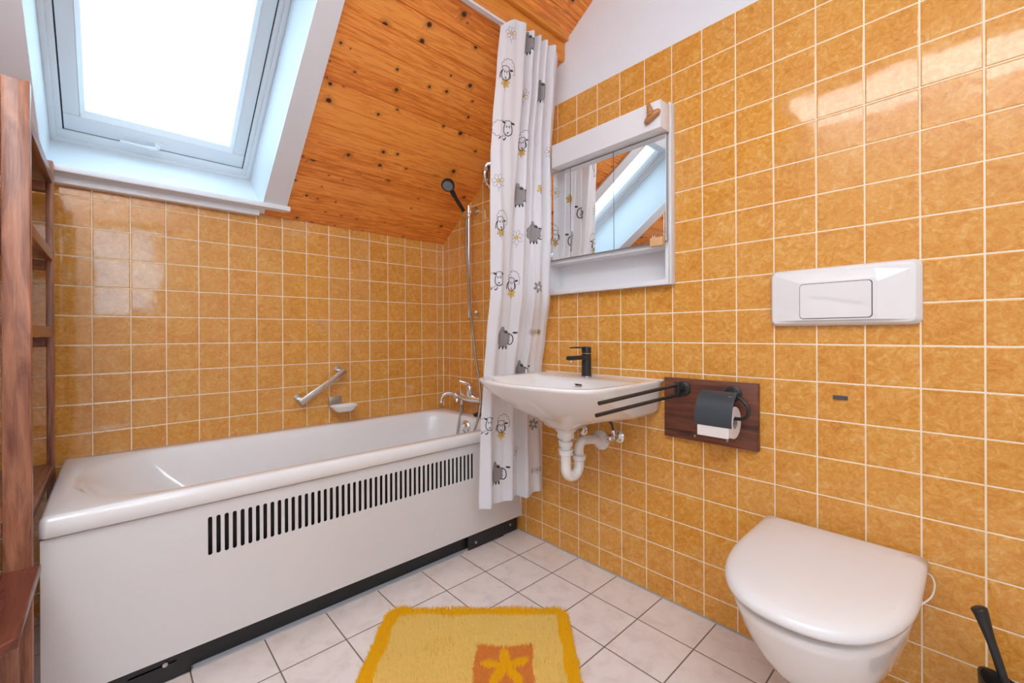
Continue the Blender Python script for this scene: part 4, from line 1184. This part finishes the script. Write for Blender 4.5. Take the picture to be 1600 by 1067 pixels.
cur = empty('shower_curtain', (-0.22, -0.95, 0.26), 'white shower curtain printed with cartoon sheep and flowers, gathered at the right wall', 'shower curtain')
cloth = bpy.data.materials.new('curtain_cloth'); cloth.use_nodes = True
nt = cloth.node_tree; pb_ = nt.nodes['Principled BSDF']
pb_.inputs['Base Color'].default_value = (0.87, 0.885, 0.93, 1); pb_.inputs['Roughness'].default_value = 0.42
pb_.inputs['Specular IOR Level'].default_value = 0.35
trn = nt.nodes.new('ShaderNodeBsdfTranslucent'); trn.inputs[0].default_value = (0.86, 0.86, 0.88, 1)
mxs = nt.nodes.new('ShaderNodeMixShader'); mxs.inputs[0].default_value = 0.30
nt.links.new(pb_.outputs[0], mxs.inputs[1]); nt.links.new(trn.outputs[0], mxs.inputs[2]); nt.links.new(mxs.outputs[0], nt.nodes['Material Output'].inputs[0])
bm = bmesh.new()
NU, NV = 300, 170
gr = []
for i in range(NU+1):
    s = i/NU; zt, zb = ztop(s), zbot(s)
    gr.append([bm.verts.new(cloth_pt(s, zb+(zt-zb)*j/NV, 0.0)) for j in range(NV+1)])
for i in range(NU):
    for j in range(NV): bm.faces.new((gr[i][j], gr[i+1][j], gr[i+1][j+1], gr[i][j+1]))
build('curtain_cloth', bm, cloth, cur, smooth=True)
# hems: doubled cloth at the foot and the head
def band(name, z0f, z1f, off):
    bm = bmesh.new(); rows = []
    for i in range(NU+1):
        s = i/NU; z0, z1 = z0f(s), z1f(s)
        rows.append([bm.verts.new(cloth_pt(s, z0+(z1-z0)*k/3, off)) for k in range(4)])
    for i in range(NU):
        for k in range(3): bm.faces.new((rows[i][k], rows[i+1][k], rows[i+1][k+1], rows[i][k+1]))
    return build(name, bm, cloth, cur, smooth=True)
band('hem', zbot, lambda s: zbot(s)+0.032, 0.0006)
band('heading_tape', lambda s: ztop(s)-0.030, ztop, 0.0006)

INK = simple('print_black', (0.02, 0.02, 0.025), 0.5)
GREY = simple('print_grey', (0.29, 0.255, 0.25), 0.55)
YEL = simple('print_yellow', (0.83, 0.46, 0.035), 0.55)
THIN = simple('print_thin_line', (0.10, 0.10, 0.13), 0.5)
prints = bmesh.new()
def mp(s0, z0, dx, dz, off=0.0007):
    z = z0+dz; a = arc_at(s0, z0)+dx
    return cloth_pt(s_from_arc(a, z0), z, off)
def stroke(s0, z0, pts, w, mi, closed=False, smooth=True, off=0.0011):
    w = w*1.45
    P_ = [Vector((a, b, 0)) for a, b in pts]
    if smooth and len(P_) > 2: P_ = smooth_pts(P_, 5, closed)
    if closed: P_ = P_+[P_[0]]
    if len(P_) == 2: P_ = [P_[0].lerp(P_[1], k/4) for k in range(5)]
    prev = None
    for i, p in enumerate(P_):
        a = P_[max(0, i-1)]; b = P_[min(len(P_)-1, i+1)]; t = (b-a)
        if t.length < 1e-9: continue
        t.normalize(); n = Vector((-t.y, t.x, 0))*w/2
        q1, q2 = p+n, p-n
        cur_ = (prints.verts.new(mp(s0, z0, q1.x, q1.y, off)), prints.verts.new(mp(s0, z0, q2.x, q2.y, off)))
        if prev: prints.faces.new((prev[0], cur_[0], cur_[1], prev[1])).material_index = mi
        prev = cur_
def fill(s0, z0, pts, mi, off=0.0008, step=0.0016, smooth=True):
    P_ = [Vector((a, b, 0)) for a, b in pts]
    if smooth: P_ = smooth_pts(P_, 5, True)
    xs = [p.x for p in P_]; ys = [p.y for p in P_]
    # horizontal slices of small quads
    nrow = max(2, int((max(ys)-min(ys))/step)); h = (max(ys)-min(ys))/nrow
    for r in range(nrow):
        y = min(ys)+h*(r+0.5); cr = []
        for i in range(len(P_)):
            a, b = P_[i], P_[(i+1) % len(P_)]
            if (a.y <= y) != (b.y <= y): cr.append(a.x+(b.x-a.x)*(y-a.y)/(b.y-a.y))
        cr.sort()
        for x0, x1 in zip(cr[::2], cr[1::2]):
            m = max(1, int((x1-x0)/0.004)); pv = None
            for k in range(m+1):
                x = x0+(x1-x0)*k/m
                c_ = (prints.verts.new(mp(s0, z0, x, y-h/2, off)), prints.verts.new(mp(s0, z0, x, y+h/2, off)))
                if pv: prints.faces.new((pv[0], c_[0], c_[1], pv[1])).material_index = mi
                pv = c_
def oval(cx, cy, rx, ry, n=10, rot=0.0):
    c, s_ = math.cos(rot), math.sin(rot)
    return [(cx+rx*math.cos(2*math.pi*k/n)*c-ry*math.sin(2*math.pi*k/n)*s_, cy+rx*math.cos(2*math.pi*k/n)*s_+ry*math.sin(2*math.pi*k/n)*c) for k in range(n)]
def cloud(cx, cy, rx, ry, bumps=7, a0=0, a1=360, depth=0.16):
    o = []; n = bumps*6
    for k in range(n+1 if a1-a0 < 360 else n):
        a = math.radians(a0+(a1-a0)*k/n)
        r = 1+depth*(abs(math.sin(math.pi*k/6))-0.5)
        o.append((cx+rx*r*math.cos(a), cy+ry*r*math.sin(a)))
    return o
def tr_(pts, k, fx=1): return [(a*k*fx, b*k) for a, b in pts]
def petals(cx, cy, r, n=6, rot=0.3):
    out = []
    for k in range(n):
        a = rot+2*math.pi*k/n
        out.append(oval(cx+r*0.62*math.cos(a), cy+r*0.62*math.sin(a), r*0.40, r*0.24, 8, a))
    return out
def flower(s0, z0, r, kind, dx=0, dz=0):
    r = r*1.12
    if kind == 'yellow':
        for p in petals(dx, dz, r, 6): fill(s0, z0, p, 2, 0.0009)
        for p in petals(dx, dz, r, 6): stroke(s0, z0, p, 0.0009, 3, True)
        fill(s0, z0, oval(dx, dz, r*.3, r*.3), 2, 0.001)
        stroke(s0, z0, [(dx, dz-r*.9), (dx-0.001, dz-r*1.6)], 0.0008, 3)
    elif kind == 'grey':
        for p in petals(dx, dz, r, 6): fill(s0, z0, p, 1, 0.0009)
    else:
        for p in petals(dx, dz, r, 7): stroke(s0, z0, p, 0.0007, 3, True)
        fill(s0, z0, oval(dx, dz, r*.28, r*.24), 2, 0.0009)
        stroke(s0, z0, [(dx, dz-r*.9), (dx+0.001, dz-r*1.5)], 0.0007, 3)
def face(s0, z0, k, cx=0, cz=0, thick=0.0022):
    stroke(s0, z0, [(cx+a*k, cz+b*k) for a, b in ((-0.011, 0.010), (-0.0155, -0.005), (-0.013, -0.021), (0, -0.029), (0.013, -0.021), (0.0155, -0.005), (0.011, 0.010))], thick*k, 0)
    stroke(s0, z0, [(cx+a*k, cz+b*k) for a, b in cloud(0, 0.014, 0.014, 0.0085, 5, -20, 200, 0.3)], 0.0013*k, 0)
    for sx_ in (-1, 1):
        fill(s0, z0, [(cx+a*k, cz+b*k) for a, b in oval(0.0045*sx_, 0.001, 0.0018, 0.0028)], 0)
        stroke(s0, z0, [(cx+0.0015*sx_*k, cz+0.0045*k), (cx+0.008*sx_*k, cz+0.0055*k)], 0.0010*k, 0)
    fill(s0, z0, [(cx+a*k, cz+b*k) for a, b in ((-0.0045, -0.016), (0.0045, -0.016), (0, -0.022))], 0, smooth=False)
    stroke(s0, z0, [(cx, cz-0.021*k), (cx, cz-0.025*k)], 0.001*k, 0)
def sheep_front(s0, z0, k=1.0):
    stroke(s0, z0, tr_(cloud(0.010, 0.014, 0.026, 0.034, 7, -35, 170, 0.15), k), 0.0011, 3)
    face(s0, z0, k, 0, 0)
    fill(s0, z0, tr_(oval(0.022, 0.010, 0.008, 0.0035, 8, 0.2), k), 0)
    stroke(s0, z0, tr_([(-0.014, 0.006), (-0.020, -0.006), (-0.021, -0.022)], k), 0.0022*k, 0)
    stroke(s0, z0, tr_([(0.015, 0.004), (0.019, -0.010), (0.017, -0.020)], k), 0.0018*k, 0)
    flower(s0, z0, 0.0145*k, 'yellow', 0.001, -0.037*k)
def sheep_side(s0, z0, k=1.0):
    stroke(s0, z0, tr_(cloud(-0.022, -0.008, 0.030, 0.026, 8, 60, 330, 0.18), k), 0.0011, 3)
    face(s0, z0, k, 0.008*k, 0)
    fill(s0, z0, tr_(oval(-0.008, 0.016, 0.008, 0.0035, 8, -0.3), k), 0)
    fill(s0, z0, tr_(oval(0.026, 0.016, 0.009, 0.0035, 8, 0.0), k), 0)
    stroke(s0, z0, tr_([(0.002, -0.034), (-0.004, -0.044), (-0.010, -0.040)], k), 0.0026*k, 0)
    stroke(s0, z0, tr_([(-0.020, -0.036), (-0.026, -0.044)], k), 0.0024*k, 0)
def sheep_grey(s0, z0, k=1.0, head=True):
    body = cloud(-0.008, -0.004, 0.027, 0.031, 8, 0, 360, 0.14)
    fill(s0, z0, tr_(body, k), 1, 0.0008); stroke(s0, z0, tr_(body, k), 0.0011, 0, True)
    fill(s0, z0, tr_(oval(-0.012, 0.031, 0.008, 0.010), k), 1, 0.0009)
    for x in (-0.020, -0.006, 0.006): fill(s0, z0, tr_(oval(x, -0.038, 0.0032, 0.006), k), 0)
    fill(s0, z0, tr_(oval(0.002, 0.020, 0.008, 0.0034, 8, -0.25), k), 0, 0.0012)
    if head:
        stroke(s0, z0, tr_([(0.014, 0.016), (0.030, 0.006), (0.033, -0.014), (0.024, -0.026), (0.010, -0.022)], k), 0.0026*k, 0)
        fill(s0, z0, tr_(oval(0.040, 0.018, 0.010, 0.0035), k), 0)
def three_small(s0, z0, r=0.0125):
    for dx, kd in ((-0.028, 'daisy'), (0.0, 'daisy'), (0.027, 'yellow')): flower(s0, z0, r, kd, dx, 0.002)

flower(0.134, 2.232, 0.022, 'daisy')
sheep_grey(0.44, 2.245, 1.08)
sheep_front(0.100, 2.080, 1.13)
flower(0.425, 2.035, 0.024, 'daisy')
sheep_grey(0.70, 2.085, 1.19, False)
sheep_side(0.150, 1.868, 1.19)
sheep_front(0.44, 1.835, 1.08)
flower(0.068, 1.645, 0.026, 'daisy')
sheep_grey(0.43, 1.615, 1.24)
flower(0.735, 1.655, 0.020, 'yellow')
sheep_front(0.090, 1.475, 1.08)
flower(0.385, 1.432, 0.028, 'daisy')
sheep_grey(0.67, 1.465, 1.19)
sheep_side(0.060, 1.250, 1.13)
sheep_front(0.33, 1.235, 1.13)
flower(0.72, 1.224, 0.024, 'grey')
sheep_grey(0.30, 1.000, 1.19)
three_small(0.74, 1.022)
sheep_grey(0.62, 0.842, 1.24)
sheep_side(0.055, 0.630, 1.08)
sheep_front(0.318, 0.600, 1.08)
flower(0.79, 0.588, 0.025, 'grey')
sheep_grey(0.285, 0.392, 1.24)
three_small(0.84, 0.368)
flower(0.87, 1.830, 0.024, 'daisy');  sheep_front(0.97, 1.475, 1.0); flower(0.965, 1.672, 0.022, 'daisy')
flower(0.56, 0.47, 0.022, 'daisy')
build('printed_motifs', prints, [INK, GREY, YEL, THIN], cur)
for k in range(10):
    bm = bmesh.new(); s = 0.03+0.94*k/9; p = cloth_pt(s, ztop(s)-0.012, 0.0)
    tube(bm, smooth_pts([(p.x, p.y+0.002, p.z), (p.x, -0.998, 2.262), (p.x, -0.996, 2.272)], 4), 0.0015, 6)
    build('curtain_hook', bm, PLASTIC2, cur)

rl = empty('curtain_rail', (-1.1, -0.998, 2.275), 'white and silver metal curtain rail under the wooden trim board of the ceiling', 'curtain rail')
bm = bmesh.new()
rpf = [(-1.008, 2.2815), (-1.008, 2.2705), (-1.0015, 2.2705), (-1.0015, 2.274), (-0.9945, 2.274), (-0.9945, 2.2705), (-0.988, 2.2705), (-0.988, 2.2815)]
loft(bm, [[(x, a, b) for a, b in rpf] for x in (-2.25, -0.16)])
build('rail_profile', bm, ALU, rl)
bm = bmesh.new(); box(bm, -2.25, -0.17, -1.0012, -0.9948, 2.2742, 2.2755); build('rail_groove', bm, simple('rail_groove_dark', (0.03, 0.06, 0.09), 0.5), rl)

# ================================================================ bath mat
import numpy as np
mo = Vector((-0.815, -0.842)); e1 = Vector((0.733, -0.680)); e1.normalize(); e2 = Vector((-0.680, -0.733)); e2.normalize()
MW, ML = 0.645, 0.62
mat_ = empty('bath_mat', (mo.x, mo.y, 0.0), 'fluffy yellow bath mat with orange star patch on the tiled floor', 'bath mat')
def mpt(s, t, z): return Vector((mo.x+e1.x*s+e2.x*t, mo.y+e1.y*s+e2.y*t, z))
bm = bmesh.new()
o_ = rrect2(0.004, MW-0.004, 0.004, ML-0.004, 0.035, 6)
loft(bm, [[mpt(a, b, 0.0006) for a, b in o_], [mpt(a, b, 0.008) for a, b in o_]])
build('backing', bm, simple('mat_backing', (0.75, 0.42, 0.10), 0.9), mat_)
rng = np.random.default_rng(3)
N = 52000
sx_ = rng.uniform(0, MW, N); tx_ = rng.uniform(0, ML, N)
# keep inside rounded outline
r_ = 0.04
cx_ = np.clip(sx_, r_, MW-r_); cy_ = np.clip(tx_, r_, ML-r_)
ok = np.hypot(sx_-cx_, tx_-cy_) <= r_
sx_, tx_ = sx_[ok], tx_[ok]; N = len(sx_)
wob = 0.003*np.sin(tx_*40)+0.003*np.sin(sx_*33+1)
bd = 0.042
border = (sx_ < bd+wob) | (sx_ > MW-bd+wob) | (tx_ < bd*0.85+wob) | (tx_ > ML-bd)
ps0, ps1, pt0, pt1 = 0.335, 0.515, 0.185, 0.365
patch = (sx_ > ps0+wob) & (sx_ < ps1+wob) & (tx_ > pt0+wob) & (tx_ < pt1)
qx, qy = sx_-(ps0+ps1)/2-0.002, tx_-(pt0+pt1)/2
an = np.arctan2(qy, qx); rad_ = np.hypot(qx, qy)
star = patch & (rad_ < 0.052+0.026*np.cos(5*an+1.9))
mi = np.zeros(N, int); mi[border] = 1; mi[patch] = 2; mi[star] = 1
stain = (np.sin(sx_*13+2*np.sin(tx_*9))*np.sin(tx_*17+sx_*7) > 0.80) & (mi == 0); mi[stain & (rng.random(N) < 0.35)] = 3
L_ = 0.015 + rng.uniform(0, 0.006, N) + 0.003*np.sin(sx_*31+3*np.sin(tx_*23))
an2 = rng.uniform(0, 2*np.pi, N); le = rng.uniform(0.002, 0.007, N)
outx = (np.minimum(sx_, MW-sx_) < 0.012)*np.sign(sx_-MW/2)*0.006; outy = (np.minimum(tx_, ML-tx_) < 0.012)*np.sign(tx_-ML/2)*0.006
verts = np.zeros((N, 4, 3)); w_ = 0.0023
for k in range(3):
    a = an2+2*np.pi*k/3
    ss_, tt_ = sx_+w_*np.cos(a), tx_+w_*np.sin(a)
    verts[:, k, 0] = mo.x+e1.x*ss_+e2.x*tt_; verts[:, k, 1] = mo.y+e1.y*ss_+e2.y*tt_; verts[:, k, 2] = 0.006
ss_, tt_ = sx_+le*np.cos(an2)+outx, tx_+le*np.sin(an2)+outy
verts[:, 3, 0] = mo.x+e1.x*ss_+e2.x*tt_; verts[:, 3, 1] = mo.y+e1.y*ss_+e2.y*tt_; verts[:, 3, 2] = L_+0.004
verts -= np.array([mo.x, mo.y, 0.0])
me = bpy.data.meshes.new('pile')
fc = np.array([[0, 1, 3], [1, 2, 3], [2, 0, 3]])
F_ = (fc[None]+4*np.arange(N)[:, None, None]).reshape(-1, 3)
me.vertices.add(N*4); me.vertices.foreach_set('co', verts.reshape(-1))
me.loops.add(F_.size); me.loops.foreach_set('vertex_index', F_.reshape(-1))
me.polygons.add(len(F_)); me.polygons.foreach_set('loop_start', np.arange(0, F_.size, 3)); me.polygons.foreach_set('loop_total', np.full(len(F_), 3))
for nm, c in (('pile_pale', (1.0, 0.66, 0.18)), ('pile_yellow', (1.0, 0.50, 0.008)), ('pile_orange', (0.85, 0.27, 0.055)), ('pile_worn', (0.92, 0.56, 0.11))):
    me.materials.append(simple(nm, c, 0.9, spec=0.15))
me.polygons.foreach_set('material_index', np.repeat(mi, 3))
me.update(); me.validate()
po = bpy.data.objects.new('pile', me); COL.objects.link(po); po.parent = mat_; po['kind'] = 'stuff'
